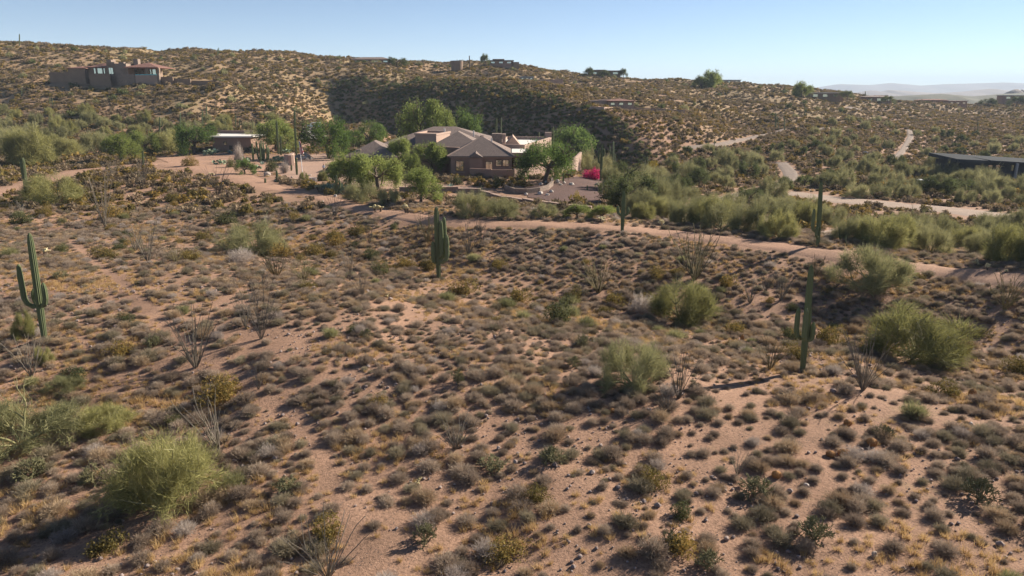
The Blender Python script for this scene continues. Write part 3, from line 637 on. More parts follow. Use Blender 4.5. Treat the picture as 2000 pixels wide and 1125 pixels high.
def hip(mb, x0, x1, y0, y1, z, rise, over=.6, t=.22, rx=None, ry=None):
    x0 -= over; x1 += over; y0 -= over; y1 += over; w, d = x1 - x0, y1 - y0
    if w >= d: r0, r1 = (x0 + d * .5, (y0 + y1) / 2), (x1 - d * .5, (y0 + y1) / 2)
    else: r0, r1 = ((x0 + x1) / 2, y0 + w * .5), ((x0 + x1) / 2, y1 - w * .5)
    V = [(x0, y0, z), (x1, y0, z), (x1, y1, z), (x0, y1, z), (x0, y0, z + t), (x1, y0, z + t), (x1, y1, z + t), (x0, y1, z + t), (*r0, z + rise), (*r1, z + rise)]
    tr = [(0, 2, 1), (0, 3, 2)] + quad_tris([(0, 1, 5, 4), (1, 2, 6, 5), (2, 3, 7, 6), (3, 0, 4, 7)])
    tr += (quad_tris([(4, 5, 9, 8), (6, 7, 8, 9)]) + [(5, 6, 9), (7, 4, 8)]) if w >= d else (quad_tris([(5, 6, 9, 8), (7, 4, 8, 9)]) + [(4, 5, 8), (6, 7, 9)])
    mb.add(V, tr)
def caps(mb, pts, r=.14):
    for a, b in pts: tube(mb, [a, ((np.array(a) + np.array(b)) / 2), b], r, 6, .5)

# main house
H = Building('stucco_house', 'sprawling brown stucco house with tiled hip roofs and flat parapets', (X(900, 150), 150, 0))
z0 = -1.2
def xr(u0, u1, Y, z=3): return X(u0, Y, z), X(u1, Y, z)
# front block
a, b = xr(880, 999, 138); H.box('wall', 'stucco', a, b, 138, 150, z0, 3.5)
mb = MB(); hip(mb, a, b, 138, 150, 3.5, 3.5); rf = H.part('roof', mb, 'rooftile'); mb = MB(); cx = (a + b) / 2
hw = 6.6; r0 = (a - .6 + 6.6, 144, 7.0); r1 = (b + .6 - 6.6, 144, 7.0); caps(mb, [((a - .6, 137.4, 3.72), r0), ((b + .6, 137.4, 3.72), r1), (r0, r1), ((b + .6, 150.6, 3.72), r1)]); H.part('ridge_cap', mb, 'stucco2', rf)
p0, p1 = xr(917, 942, 137.4); H.box('buttress', 'stucco', p0, p1, 137.35, 138.2, z0, 3.38)
mb = MB(); pm = (p0 + p1) / 2; mb.add([(p0 - .2, 136.9, 3.5), (p1 + .2, 136.9, 3.5), (pm, 136.9, 4.3), (p0 - .2, 140.5, 3.9), (p1 + .2, 140.5, 3.9), (pm, 140.5, 4.75)], [(0, 1, 2)] + quad_tris([(0, 2, 5, 3), (2, 1, 4, 5)])); H.part('dormer_roof', mb, 'rooftile')
q0, q1 = xr(890, 906, 138); H.window(q0, q1, 137.98, .9, 2.8, 1)
q0, q1 = xr(968, 980, 138); H.window(q0, q1, 137.98, 1.75, 3.0, 0); q0, q1 = xr(981.5, 994, 138); H.window(q0, q1, 137.98, 1.75, 3.0, 1)
q0, q1 = xr(948, 962, 138); H.window(q0, q1, 137.98, 1.2, 2.7, 1)
H.box('cornice', 'stucco2', a - .08, b + .08, 137.92, 150.08, 3.30, 3.48)
mb = MB(); box(mb, *xr(886, 908, 137.9), 137.8, 137.98, .6, .8); H.part('sill', mb, 'stucco2')
# patio: flat roof on posts, tall window wall behind
a2, b2 = b + .05, X(1046, 141); H.box('patio_roof', 'whiteroof', a2, b2, 138.6, 149.4, 3.75, 4.2); H.box('fascia', 'stucco', a2 + .02, b2 + .06, 138.5, 138.62, 3.5, 4.25)
for u in (1012, 1030, 1044): xx = X(u, 139); H.box('post', 'stucco', xx - .3, xx + .3, 138.9, 139.5, z0, 3.74)
H.box('wall', 'stucco2', a2, b2 - .4, 147, 149, z0, 3.74); 
for u0, u1 in ((1001, 1010), (1011, 1020), (1023, 1034)): q0, q1 = xr(u0, u1, 146.9); H.window(q0, q1, 146.98, .4, 3.3, 0)
# parapet block with white roof
fp = [(X(973, 152, 4.9), 152), (X(1025, 150, 4.9), 150), (X(1052, 162, 4.9), 162), (X(1077, 178, 4.9), 178), (X(990, 180, 4.9), 180)]
def inset(P, d):
    c = np.mean(P, 0); return [tuple(np.array(p) + (c - np.array(p)) / np.linalg.norm(c - np.array(p)) * d) for p in P]
H.prism('wall', 'stucco2', fp, z0, 4.2)
for i in range(5):
    p, q = fp[i], fp[(i + 1) % 5]; pi, qi = inset(fp, .55)[i], inset(fp, .55)[(i + 1) % 5]; H.prism('parapet', 'stucco2', [p, q, qi, pi], 4.2, 4.95)
H.prism('flat_roof', 'whiteroof', inset(fp, .6), 4.21, 4.26)
xx = X(1071, 178, 5); H.box('chimney', 'stucco2', xx - .8, xx + .7, 176.6, 178.2, 4.9, 6.0)
H.box('chimney', 'stonewall', *xr(961, 980, 153, 6), 152.5, 155, 3, 7.0); xx = X(981, 153, 6); H.box('chimney_side', 'stucco2', xx, xx + .7, 152.6, 154.9, 3, 6.9)
g0, g1 = X(986, 160, 6), X(1017, 160, 6); mb = MB(); gm_ = (g0 + g1) / 2
mb.add([(g0, 158, 4.2), (g1, 158, 4.2), (gm_, 158, 6.2), (g0, 166, 4.2), (g1, 166, 4.2), (gm_, 166, 6.2)], [(0, 1, 2), (4, 3, 5)] + quad_tris([(1, 4, 5, 2), (3, 0, 2, 5)])); H.part('gable', mb, 'stucco2')
# centre: hip, entry parapet, raised block
c0, c1 = X(838, 150), X(948, 150); H.box('wall', 'stucco', c0, c1, 148, 162, z0, 3.9)
mb = MB(); hip(mb, c0, c1, 148, 162, 3.9, 3.5); H.part('roof', mb, 'rooftile')
mb = MB(); n_ = 14; us = np.linspace(806, 897, n_); Yc = 146.2 - 1.5 * np.sin(np.linspace(0, math.pi, n_)); zt = 5.0 + .15 * np.sin(np.linspace(0, math.pi, n_)) - .35 * np.linspace(0, 1, n_)
P = [(X(u, Y, 5), Y) for u, Y in zip(us, Yc)] + [(X(u, Y + .7, 5), Y + .7) for u, Y in zip(us[::-1], Yc[::-1])]
for i in range(n_ - 1): prism(mb, [P[i], P[i + 1], P[2 * n_ - 2 - i], P[2 * n_ - 1 - i]], z0, [zt[i], zt[i + 1], zt[i + 1], zt[i]])
H.part('entry_wall', mb, 'stucco'); H.box('wall', 'stucco2', P[n_ - 1][0] - .5, P[n_ - 1][0] + .1, 146.3, 150, z0, 4.6)
fp2 = [(X(811, 160, 6), 160), (X(852, 157.5, 6), 157.5), (X(879, 168, 6), 168), (X(835, 171, 6), 171)]
H.prism('clerestory', 'stucco2', fp2, 3, 6.35); 
for i in range(4):
    p, q = inset(fp2, -.25)[i], inset(fp2, -.25)[(i + 1) % 4]; pi, qi = inset(fp2, .4)[i], inset(fp2, .4)[(i + 1) % 4]; H.prism('parapet', 'stucco2', [p, q, qi, pi], 6.36, 6.75)
# long rear roof
r0_, r1_ = X(740, 166), X(985, 166); H.box('wall', 'stucco', r0_, r1_, 163, 186, z0, 3.4); mb = MB(); hip(mb, r0_, r1_, 163, 186, 3.4, 4.1); H.part('roof', mb, 'rooftile')
# garage wing
w0, w1 = X(676, 146), X(770, 146); H.box('wall', 'stucco', w0, w1, 146, 158, z0, 2.7); mb = MB(); hip(mb, w0, w1, 146, 158, 2.7, 3.0); rf2 = H.part('roof', mb, 'rooftile')
xx = X(699, 147, 4); H.box('chimney', 'stucco2', xx - .5, xx + .5, 147.4, 148.4, 2.9, 4.2)
for u in (684, 702, 720): q0, q1 = xr(u, u + 13, 146); H.box('garage_door', 'frame', q0, q1, 145.93, 145.99, z0 + 1.2, 2.1)
for u, Y, zz in ((868, 166, 7.4), (925, 160, 7.2), (890, 155, 6.6), (960, 143, 6.6), (948, 141, 5.3)): xx = X(u, Y, zz); H.box('vent_pipe', 'whiteroof', xx - .15, xx + .15, Y - .15, Y + .15, zz - 1.2, zz + .1)
HOUSE_PADS.append([(X(660, 140), 140), (X(760, 136), 136), (X(870, 134), 134), (X(1100, 134), 134), (X(1100, 190), 190), (X(660, 190), 190)])
# courtyard walls
Wl = Building('courtyard_wall', 'low brown stucco courtyard wall stepping out from the house front', (X(950, 134), 134, 0), 'wall')
wp = [(X(917, 134.5, 1), 134.5), (X(960, 133, 1), 133), (X(1005, 133.2, 1), 133.2), (X(1030, 136, 1), 136), (X(1062, 141, 1), 141), (X(1095, 146, 1), 146)]
for i in range(len(wp) - 1):
    p, q = np.array(wp[i]), np.array(wp[i + 1]); nn = np.array((-(q - p)[1], (q - p)[0])); nn = nn / np.linalg.norm(nn) * .35; Wl.prism('wall_section', 'stucco' if i < 2 else 'stucco2', [tuple(p), tuple(q), tuple(q + nn), tuple(p + nn)], -1.4, 1.75 - .12 * (i % 2))
W2 = Building('garden_wall', 'tall tan garden wall catching the sun beside the magenta bougainvillea', (X(1115, 150), 150, 0), 'wall')
wp = [(X(1096, 147, 1), 147), (X(1125, 152, 1), 152), (X(1136, 158, 1), 158)]
for i in range(2):
    p, q = np.array(wp[i]), np.array(wp[i + 1]); nn = np.array((-(q - p)[1], (q - p)[0])); nn = nn / np.linalg.norm(nn) * .4; W2.prism('wall_section', 'stucco2', [tuple(p), tuple(q), tuple(q + nn), tuple(p + nn)], -1.4, [1.6 + i * .8, 2.4 + i * .5, 2.4 + i * .5, 1.6 + i * .8])
def low_wall(name, label, uv, hgt, thick, mat, capmat=None, dz=0, step=False, cat='wall'):
    P = [hit(*p) for p in uv]; B = Building(name, label, P[0], cat)
    for i in range(len(P) - 1):
        p, q = P[i], P[i + 1]; d = (q - p)[:2]; nn = np.array((-d[1], d[0])) / np.linalg.norm(d) * thick; zb = min(p[2], q[2]) - .5
        zt_ = [max(p[2], q[2]) + hgt + dz] * 4 if step else [p[2] + hgt, q[2] + hgt, q[2] + hgt, p[2] + hgt]
        poly = [tuple(p[:2]), tuple(q[:2]), tuple(q[:2] + nn), tuple(p[:2] + nn)]; s_ = B.prism('wall_section', mat, poly, zb, zt_)
        if capmat: pc = [tuple(p[:2] - nn * .2), tuple(q[:2] - nn * .2), tuple(q[:2] + nn * 1.2), tuple(p[:2] + nn * 1.2)]; B.prism('coping', capmat, pc, [z_ + .003 for z_ in zt_], [z_ + .1 for z_ in zt_], parent=s_)
    return B
low_wall('retaining_wall', 'long stepped masonry retaining wall descending below the house yard', [(780, 374), (835, 375), (895, 377), (938, 381), (958, 387), (976, 393), (1000, 396), (1020, 399), (1045, 402), (1070, 405), (1100, 409), (1130, 412), (1154, 415)], .62, .4, 'stonewall', 'stucco2', 0, True)
low_wall('stone_planter', 'low curved stacked-stone planter wall under the vivid leaning tree', [(985, 372), (1005, 378), (1030, 379), (1055, 376), (1072, 371), (1081, 363), (1080, 355)], .8, .4, 'stonewall')
low_wall('entry_wall', 'sunlit pinkish stucco wall block beside the rock pile', [(556, 322), (570, 324), (576, 318)], 2.2, .6, 'stucco2')
low_wall('stone_planter', 'round dark stone planter at the edge of the paved drive', [(646, 342), (655, 346), (668, 346), (676, 340)], 1.5, .5, 'stonewall')
low_wall('drive_wall', 'low dark wall closing the far side of the drive', [(588, 292), (606, 290), (640, 289)], 1.6, .5, 'stucco')
# guest house
gY = 194.0; gz0 = -.6; G = Building('guest_house', 'flat-roofed brown guest house with pale roof deck and small window', (X(470, gY), gY, .5))
e0, e1 = X(416, gY), X(490, gY); e2 = X(520, gY + 10); gp = [(e0, gY), (e1, gY), (e2, gY + 10), (X(432, gY + 12), gY + 12)]
G.prism('wall', 'stucco', gp, gz0, 3.9); fpg = [(X(404, gY - .8, 4), gY - .8), (X(494, gY - 1, 4), gY - 1), (X(524, gY + 10.5, 4), gY + 10.5), (X(428, gY + 13, 4), gY + 13)]
G.prism('roof', 'whiteroof', fpg, 3.92, 4.25); p, q = fpg[3], fpg[2]; G.prism('parapet', 'stucco', [(p[0], p[1] - .5), (q[0], q[1] - .5), q, p], 4.26, 5.1)
q0, q1 = xr(437, 443, gY, 2); G.window(q0, q1, gY - .02, 1.9, 2.8, 0); q0, q1 = xr(448, 455, gY, 1); G.box('door', 'frame', q0, q1, gY - .06, gY - .01, gz0, 1.8)
HOUSE_PADS.append([(fpg[0][0] - 1, gY - 2), (fpg[1][0] + 4, gY - 2), (fpg[2][0] + 3, gY + 14), (fpg[3][0] - 1, gY + 14)])
R = np.random.default_rng(90); mb = MB(); t_ = R.random((700, 1)); w_ = np.array((e1, gY, 0)) * (1 - t_) + np.array((e2, gY + 10, 0)) * t_ + np.stack((R.uniform(.05, .5, 700), R.uniform(-.5, 0, 700), R.uniform(.3, 4.2, 700) * (.5 + .5 * R.random(700))), 1); leaves(mb, w_, .3, R)
vb_ = np.array((e1, gY, 0)); mb.V = [v_ - vb_ for v_ in mb.V]; tag(link('climbing_vine', mb.mesh('climbing_vine', M['bursage']), vb_), 'dry brown vine hanging on the guest house side wall', 'vine')

# ------------------------------------------------------------------ hilltop villa
vY = 288.0; Vz = Zv(158, vY); V = Building('hilltop_villa', 'tan hilltop villa with tiled porch roof, dark walls and infinity pool', (X(220, vY, Vz), vY, Vz))
def vb(name, mat, u0, u1, v0, v1, dY, dep, **k): Y = vY + dY; return V.box(name, mat, X(u0, Y, Vz), X(u1, Y, Vz), Y, Y + dep, Zv(v1, Y) - 2.5, Zv(v0, Y), **k)
vb('garden_wall', 'tanstucco', 98, 136, 141, 156, 2, .6); vb('wall', 'tanstucco', 136, 168, 134, 158, 2, 10); vb('wall', 'tanstucco', 168, 212, 132, 158, 4, 12); vb('wall', 'tanstucco', 176, 216, 144, 158, -1, 1)
for u0, u1, v, dY, dep, rise in ((135, 170, 134, 2, 10, 1.0), (168, 214, 132, 4, 12, 1.3), (246, 310, 132.5, -1, 14, 2.1), (192, 230, 127, 14, 10, 1.0)):
    mb = MB(); Y = vY + dY; hip(mb, X(u0, Y, Vz), X(u1, Y, Vz), Y, Y + dep, Zv(v, Y), rise, .5, .2); V.part('roof', mb, 'redtile')
vb('wall', 'tanstucco', 212, 228, 121, 158, 3, 6); vb('wall', 'stonewall', 228, 250, 124, 158, 1, 6, label='stone-clad tower between two wings'); vb('wall', 'tanstucco', 250, 308, 133, 150, 8, 5)
for u0, u1, v0, v1, dY in ((213, 222, 117, 124, 5), (236, 246, 121, 130, 3), (265, 274, 115, 121, 6), (218, 226, 116, 120, 9)): vb('chimney', 'stonewall', u0, u1, v0, v1, dY, 2)
for u in (248, 286, 309): vb('post', 'tanstucco', u, u + 4, 132.5, 148, -1, 1)
for u0, u1 in ((254, 262), (264, 272), (274, 283), (290, 298), (300, 307)): Y = vY + 7.98; V.window(X(u0, Y, Vz), X(u1, Y, Vz), Y, Zv(146, Y), Zv(135, Y), 0)
Y = vY + 2.98; V.window(X(215, Y, Vz), X(224, Y, Vz), Y, Zv(145, Y), Zv(132, Y), 1)
for u0, u1 in ((186, 190), (193, 203), (205, 208)): Y = vY + 3.98; V.window(X(u0, Y, Vz), X(u1, Y, Vz), Y, Zv(144, Y), Zv(133, Y), 0)
vb('pool_wall', 'stucco2', 265, 307, 147, 158, -4, .6); vb('pool_edge', 'water', 265.5, 306.5, 145, 146, -3.35, 3); vb('terrace_wall', 'stonewall', 238, 264, 145, 158, -3, 1)
vb('terrace_wall', 'tanstucco', 308, 338, 150, 158, -3, .6); vb('terrace_wall', 'tanstucco', 338, 372, 154, 160, -2, .6); vb('terrace_wall', 'tanstucco', 372, 425, 157.5, 164, -1, .6); vb('terrace_wall', 'stucco2', 438, 445, 161, 166, -1, 1); vb('terrace_wall', 'stonewall', 307, 312, 143, 158, -4.6, 1)
HOUSE_PADS.append([(X(95, vY, Vz), vY - 5), (X(450, vY, Vz), vY - 5), (X(450, vY, Vz), vY + 18), (X(95, vY, Vz), vY + 18)])

# ------------------------------------------------------------------ far houses
def far_house(label, u0, u1, vt, vb_, wall, roofmat, Y=None, dep=9, rise=.0, blocks=(), windows=3, name='ridge_house'):
    if Y is None: b = hit((u0 + u1) / 2, vb_); Y = float(b[1])
    zb = Zv(vb_, Y); zt_ = Zv(vt, Y); B = Building(name, label, (X((u0 + u1) / 2, Y, zb), Y, zb)); a, c = X(u0, Y, zb), X(u1, Y, zb)
    B.box('wall', wall, a, c, Y, Y + dep, zb - 3, zt_)
    if rise: mb = MB(); hip(mb, a, c, Y, Y + dep, zt_ + .01, rise, .8, .25); B.part('roof', mb, roofmat)
    else: B.box('roof', roofmat, a - .5, c + .5, Y - .5, Y + dep + .5, zt_ + .005, zt_ + .45)
    for (q0, q1, w0, w1, dY, mt) in blocks: B.box('wing', mt, X(q0, Y, zb), X(q1, Y, zb), Y + dY, Y + dY + dep * .7, Zv(w1, Y) - 3, Zv(w0, Y))
    for i in range(windows):
        f0 = a + (c - a) * (i + .25) / windows; f1 = a + (c - a) * (i + .75) / windows; B.window(f0, f1, Y - .02, zb + .4 * (zt_ - zb), zb + .85 * (zt_ - zb), 0)
    HOUSE_PADS.append([(a - 1, Y - 1), (c + 1, Y - 1), (c + 1, Y + dep + 1), (a - 1, Y + dep + 1)]); return B
far_house('low ridge house with brown tiled roof behind dark trees', 688, 762, 117, 125, 'stucco', 'rooftile', Y=405, rise=1.6, windows=4)
far_house('small ridge house with dark roof beside a tall tree on the knoll', 955, 1002, 119, 127, 'stucco', 'frame', Y=455, rise=0, blocks=((962, 985, 115, 120, 1, 'stucco'), (1000, 1014, 121, 128, 0, 'tanstucco')))
far_house('flat tan ridge house half hidden by green trees', 1150, 1212, 139, 149, 'tanstucco', 'stucco', Y=500, rise=0, blocks=((1160, 1182, 136, 140, 1, 'tanstucco'),))
pk = far_house('pinkish flat-roofed house with red tiled porch above the shaded slope', 1188, 1238, 198.5, 210, 'stucco2', 'redtile', Y=262, dep=10, rise=1.0, blocks=((1154, 1190, 196, 212, 2, 'stucco2'), (1175, 1222, 194.5, 200, 7, 'stucco2')), windows=3)
low_wall('terrace_wall', 'long pinkish terrace wall in front of the red-porch house', [(1152, 216), (1180, 217), (1230, 217), (1280, 219), (1338, 222)], 1.3, .5, 'stucco2')
far_house('long dark-roofed house beside two tall trees', 1322, 1362, 167, 174, 'stucco', 'redtile', Y=500, rise=1.2)
far_house('grey modern house with flat roof behind two tall trees', 1405, 1446, 157, 165, 'metal', 'metal', Y=560, rise=0)
far_house('reddish low house under two tall trees', 1384, 1440, 172, 178, 'stucco', 'redtile', Y=490, rise=1.0)
far_house('tan boxy house beside a spreading tree on the far slope', 1582, 1640, 182, 194, 'tanstucco', 'whiteroof', Y=480, rise=0, blocks=((1610, 1652, 180, 192, 4, 'stucco'),))
far_house('brown two-level house with grey roof on the far slope', 1690, 1742, 190, 202, 'stucco', 'rooftile', Y=520, rise=1.2, blocks=((1720, 1740, 186, 192, 5, 'stucco'),))
far_house('long reddish house low on the far slope', 1798, 1850, 196, 204, 'stucco', 'redtile', Y=560, rise=1.0)
far_house('brown house with level roof line among desert brush', 1852, 1888, 198, 207, 'stucco', 'stucco', Y=545, rise=0)
far_house('dark flat house above green trees at the foot of the butte', 1960, 2010, 187, 197, 'stucco', 'metal', Y=600, rise=0)
far_house('half-built grey masonry house on the slope', 1016, 1042, 151, 160, 'metal', 'metal', Y=400, rise=0, blocks=((1042, 1100, 155, 160, 1, 'stucco2'),))
far_house('plain brown building just under the ridge beside the half-built house', 1215, 1250, 162, 167, 'stucco', 'redtile', Y=480, rise=.8)
# slate house by the wash
sY = 196.0; sz = Zv(352, sY); S = Building('slate_house', 'dark slate-walled modern house with slanting metal roof by the thicket', (X(1940, sY, sz), sY, sz))
a, b = X(1872, sY, sz), X(2090, sY, sz); S.box('wall', 'slate', a, b, sY, sY + 12, sz - 2, Zv(317, sY)); 
mb = MB(); ra, rb = X(1868, sY, 0), X(1930, sY, 0); za, zb_ = Zv(310, sY), Zv(313, sY); mb.add([(ra, sY - 1.2, za), (rb, sY - 1.2, zb_), (rb, sY + 13, zb_ + .6), (ra, sY + 13, za + .6), (ra, sY - 1.2, za - .9), (rb, sY - 1.2, zb_ - .9), (rb, sY + 13, zb_ - .3), (ra, sY + 13, za - .3)], quad_tris([(0, 1, 2, 3), (4, 7, 6, 5), (4, 5, 1, 0), (5, 6, 2, 1), (6, 7, 3, 2), (7, 4, 0, 3)])); S.part('roof', mb, 'slate')
mb = MB(); ra, rb = rb + .02, X(2095, sY, 0); za, zb_ = Zv(312, sY), Zv(322, sY); mb.add([(ra, sY - 1.8, za), (rb, sY - 1.8, zb_), (rb, sY + 13, zb_ + .4), (ra, sY + 13, za + .4), (ra, sY - 1.8, za - .4), (rb, sY - 1.8, zb_ - .4), (rb, sY + 13, zb_), (ra, sY + 13, za)], quad_tris([(0, 1, 2, 3), (4, 7, 6, 5), (4, 5, 1, 0), (5, 6, 2, 1), (6, 7, 3, 2), (7, 4, 0, 3)])); S.part('roof', mb, 'slate')
for u0, u1 in ((1899, 1910), (1925, 1934), (1940, 1949), (1970, 1976), (1979, 1985)): S.window(X(u0, sY, sz), X(u1, sY, sz), sY - .02, Zv(334, sY), Zv(322, sY), 0)
S.box('terrace', 'concrete', X(1948, sY, sz), X(2010, sY, sz), sY - 3, sY - .05, sz - 3, sz + .3); xx = X(1969, sY, sz); S.box('post', 'metal', xx, xx + .5, sY - 2.4, sY - 1.9, sz, Zv(318, sY))
HOUSE_PADS.append([(a - 1, sY - 4), (b, sY - 4), (b, sY + 14), (a - 1, sY + 14)])
# shade ramada with white roof in the thicket
rp = at(1809, 353, 168); Rm = Building('shade_ramada', 'small open shelter with thin white roof poking out of the thicket', (rp[0], 168, h1(rp[0], 168)), 'shelter')
Rm.box('roof', 'white', rp[0] - 1.2, rp[0] + 1.2, 167, 170, rp[2], rp[2] + .15)
for sx in (-1, 1):
    for yy in (167.2, 169.8): Rm.box('post', 'metal', rp[0] + sx * 1.1 - .05, rp[0] + sx * 1.1 + .05, yy - .05, yy + .05, Rm.b[2] - .3, rp[2] - .003)
# water tank and mast on the ridge
tb = at(892, 127.5, 440); tk = Building('water_tank', 'round tan water tank standing on the ridge line', tb, 'tank'); r_ = 11.5 / pxm(tb); zt_ = Zv(119, 440)
mb = MB(); an = np.linspace(0, 2 * math.pi, 33)[:-1]; prism(mb, [(tb[0] + math.cos(t) * r_, 440 + r_ + math.sin(t) * r_) for t in an], tb[2] - 3, zt_); tk.part('shell', mb, 'tanstucco')
mb = MB(); prism(mb, [(tb[0] + math.cos(t) * r_ * 1.03, 440 + r_ + math.sin(t) * r_ * 1.03) for t in an], zt_ + .003, zt_ + .25); lid = tk.part('lid', mb, 'metal'); mb = MB(); box(mb, tb[0] - .15, tb[0] + .15, 440 + r_, 440.3 + r_, zt_ + .26, zt_ + 1.0); tk.part('vent', mb, 'metal', lid)
pb = at(917, 126, 440); mb = MB(); tube(mb, [(0, 0, -2), (0, 0, 2), (0, 0, Zv(109, 440) - pb[2])], .28, 8, .3); tag(link('mast', mb.mesh('mast', M['frame']), pb), 'thin dark mast on the ridge beside the water tank', 'mast')
# ridge trees
# ------------------------------------------------------------------ hand-placed plants
TREES = []                                     # footprints kept clear of scatter
def tree(u, vb, w, hh, protos, label, group=None, name='palo_verde_tree', Y=None, k=None, sink=.1):
    b = hit(u, vb) if Y is None else np.array((at(u, vb, Y)[0], Y, h1(at(u, vb, Y)[0], Y))); s = pxm(b)
    R = np.random.default_rng(int(u * 13 + vb * 7)); pr = protos[R.integers(0, len(protos)) if k is None else k]
    c = math.cos(math.atan2(CZ - b[2], b[1])); W_ = w / s; sn = math.sqrt(1 - c * c)
    if Y is None:                              # vb is the crown's lower edge as seen from above
        vt_ = vb - hh; vb = vb - .36 * w * sn; b = hit(u, vb); s = pxm(b); W_ = w / s; hh = vb - vt_
    H_ = max(hh / s / c - .10 * W_ * sn, .3)
    o = put(name, pr, (b[0], b[1], b[2] - sink), R.uniform(0, 6.28), (W_, W_, H_), label, 'tree' if 'tree' in name else 'bush', group); TREES.append((b[0], b[1], W_ * .33)); return o
def bush(u, vb, w, hh, protos, name, label, cat='shrub', group=None, base=(1.15, .5), k=None, Y=None):
    vs = vb - (.3 * w * min(1, (vb - 150) / 1600) if name not in ('ocotillo',) else 0); hh = max(hh - (vb - vs), .5 * hh); b = hit(u, vs) if Y is None else np.array((at(u, vb, Y)[0], Y, h1(at(u, vb, Y)[0], Y))); s = pxm(b); R = np.random.default_rng(int(u * 11 + vb * 3)); pr = protos[R.integers(0, len(protos)) if k is None else k]
    o = put(name, pr, (b[0], b[1], b[2] - .02), R.uniform(0, 6.28), (w / s / base[0], w / s / base[0], hh / s / base[1]), label, cat, group); TREES.append((b[0], b[1], w / s * .3)); return o
# foreground palo verdes
for a in [
    (325, 1040, 225, 175, PALO, 'bright yellow-green palo verde beside the narrow footpath, the brightest on the slope'),
    (1785, 725, 215, 125, PALO, 'broad yellow-green palo verde below the saguaro with four upright arms'),
    (1705, 582, 165, 95, PALG, 'wide grey-green palo verde at the edge of the dirt track'),
    (1332, 640, 125, 90, PALO, 'small round palo verde with forked trunk beside a grey dead shrub'),
    (1240, 772, 140, 105, PALG, 'olive green palo verde next to two dark ocotillos on bare soil'),
    (40, 905, 230, 120, PALG, 'sprawling grey-green palo verde in the shady hollow behind the brightest palo verde'),
    (205, 850, 105, 60, PALO, 'low yellow-green palo verde bush above the brightest palo verde'),
    (105, 405, 108, 62, PALO, 'rounded palo verde at the foot of the twin saguaro by the track'),
    (495, 500, 130, 66, PALG, 'thin half-bare palo verde with grey twigs in the gully'),
    (130, 775, 85, 42, PALG, 'pale green low palo verde bush growing beside golden shrubs'),
    (50, 665, 45, 55, PALO, 'small open palo verde at the base of the three-armed saguaro'),
    (85, 712, 40, 36, PALO, 'tiny bright palo verde leaning beside a dark ocotillo'),
]: tree(*a)
# around the garden and the house
for a in [
    (683, 372, 90, 70, GARD, 'feathery palo verde beside a taller twin on the drive edge', None, 'palo_verde_tree'),
    (740, 376, 118, 74, GARD, 'umbrella-shaped palo verde standing between drive and dirt track', None, 'palo_verde_tree'),
    (706, 398, 78, 42, PALG, 'low dusky green bush under the umbrella-shaped palo verde', None, 'palo_verde_bush'),
    (762, 400, 50, 32, PALG, 'small olive bush near pale boulders at the track', None, 'palo_verde_bush'),
    (822, 398, 84, 68, GARD, 'light green palo verde in front of the house entry', None, 'palo_verde_tree'),
    (922, 424, 78, 52, PALG, 'spreading palo verde below the stepped retaining wall', None, 'palo_verde_tree'),
    (975, 428, 92, 42, PALG, 'grey-green palo verde bush between track and stepped wall', None, 'palo_verde_bush'),
    (1062, 428, 62, 30, PALG, 'low pale bush at the track below the dark gravel yard', None, 'palo_verde_bush'),
    (1128, 430, 60, 32, GARD, 'bright green low bush beside the track near the one with cupped arms', None, 'palo_verde_bush'),
    (1178, 432, 66, 32, GARD, 'fresh green low bush directly behind the cup-armed saguaro', None, 'palo_verde_bush'),
    (1225, 415, 120, 84, MESQ, 'big dark green mesquite beside the gravel yard', None, 'mesquite_tree'),
    (1280, 412, 76, 66, PALG, 'grey-green palo verde leaning on the big mesquite', None, 'palo_verde_tree'),
    (1385, 425, 90, 46, PALG, 'flat-topped palo verde beside the curve of the grey road', None, 'palo_verde_tree'),
    (1410, 455, 95, 62, PALG, 'dusty green palo verde touching the dirt track', None, 'palo_verde_tree'),
    (1520, 468, 82, 54, PALO, 'bright round palo verde between the track and the sandy wash', None, 'palo_verde_tree'),
    (783, 334, 64, 62, GARD, 'slim palo verde against the house front wall', None, 'palo_verde_tree'),
    (845, 340, 80, 62, GARD, 'full palo verde shading the house entry', None, 'palo_verde_tree'),
    (1062, 362, 130, 84, BRIT, 'vivid green leaning tree in the stone planter by the patio', None, 'mesquite_tree'),
    (1115, 332, 105, 84, BRIT, 'tall green tree behind the tan garden wall', None, 'mesquite_tree'),
    (1160, 345, 70, 50, PALG, 'grey-green tree behind the magenta bougainvillea', None, 'palo_verde_tree'),
    (645, 314, 108, 80, BRIT, 'dense round dark green tree beside the paved drive', None, 'mesquite_tree'),
    (722, 288, 72, 50, BRIT, 'yellowish green tree behind the garage wing', None, 'mesquite_tree'),
]: tree(*a)
for u, Y, w, vt, pr, lb in ((828, 196, 115, 200, GARD, 'large pale green palo verde towering behind the house roof'), (905, 200, 85, 218, BRIT, 'dark green tree behind the house roof ridge'),
                            (860, 192, 70, 222, GARD, 'rounded palo verde between two bigger trees behind the roof')):
    p = at(u, 260, Y); z = h1(p[0], Y); vb = proj(p[0], Y, z)[1]; tree(u, vb, w, vb - vt, pr, lb, None, 'palo_verde_tree', Y=Y)
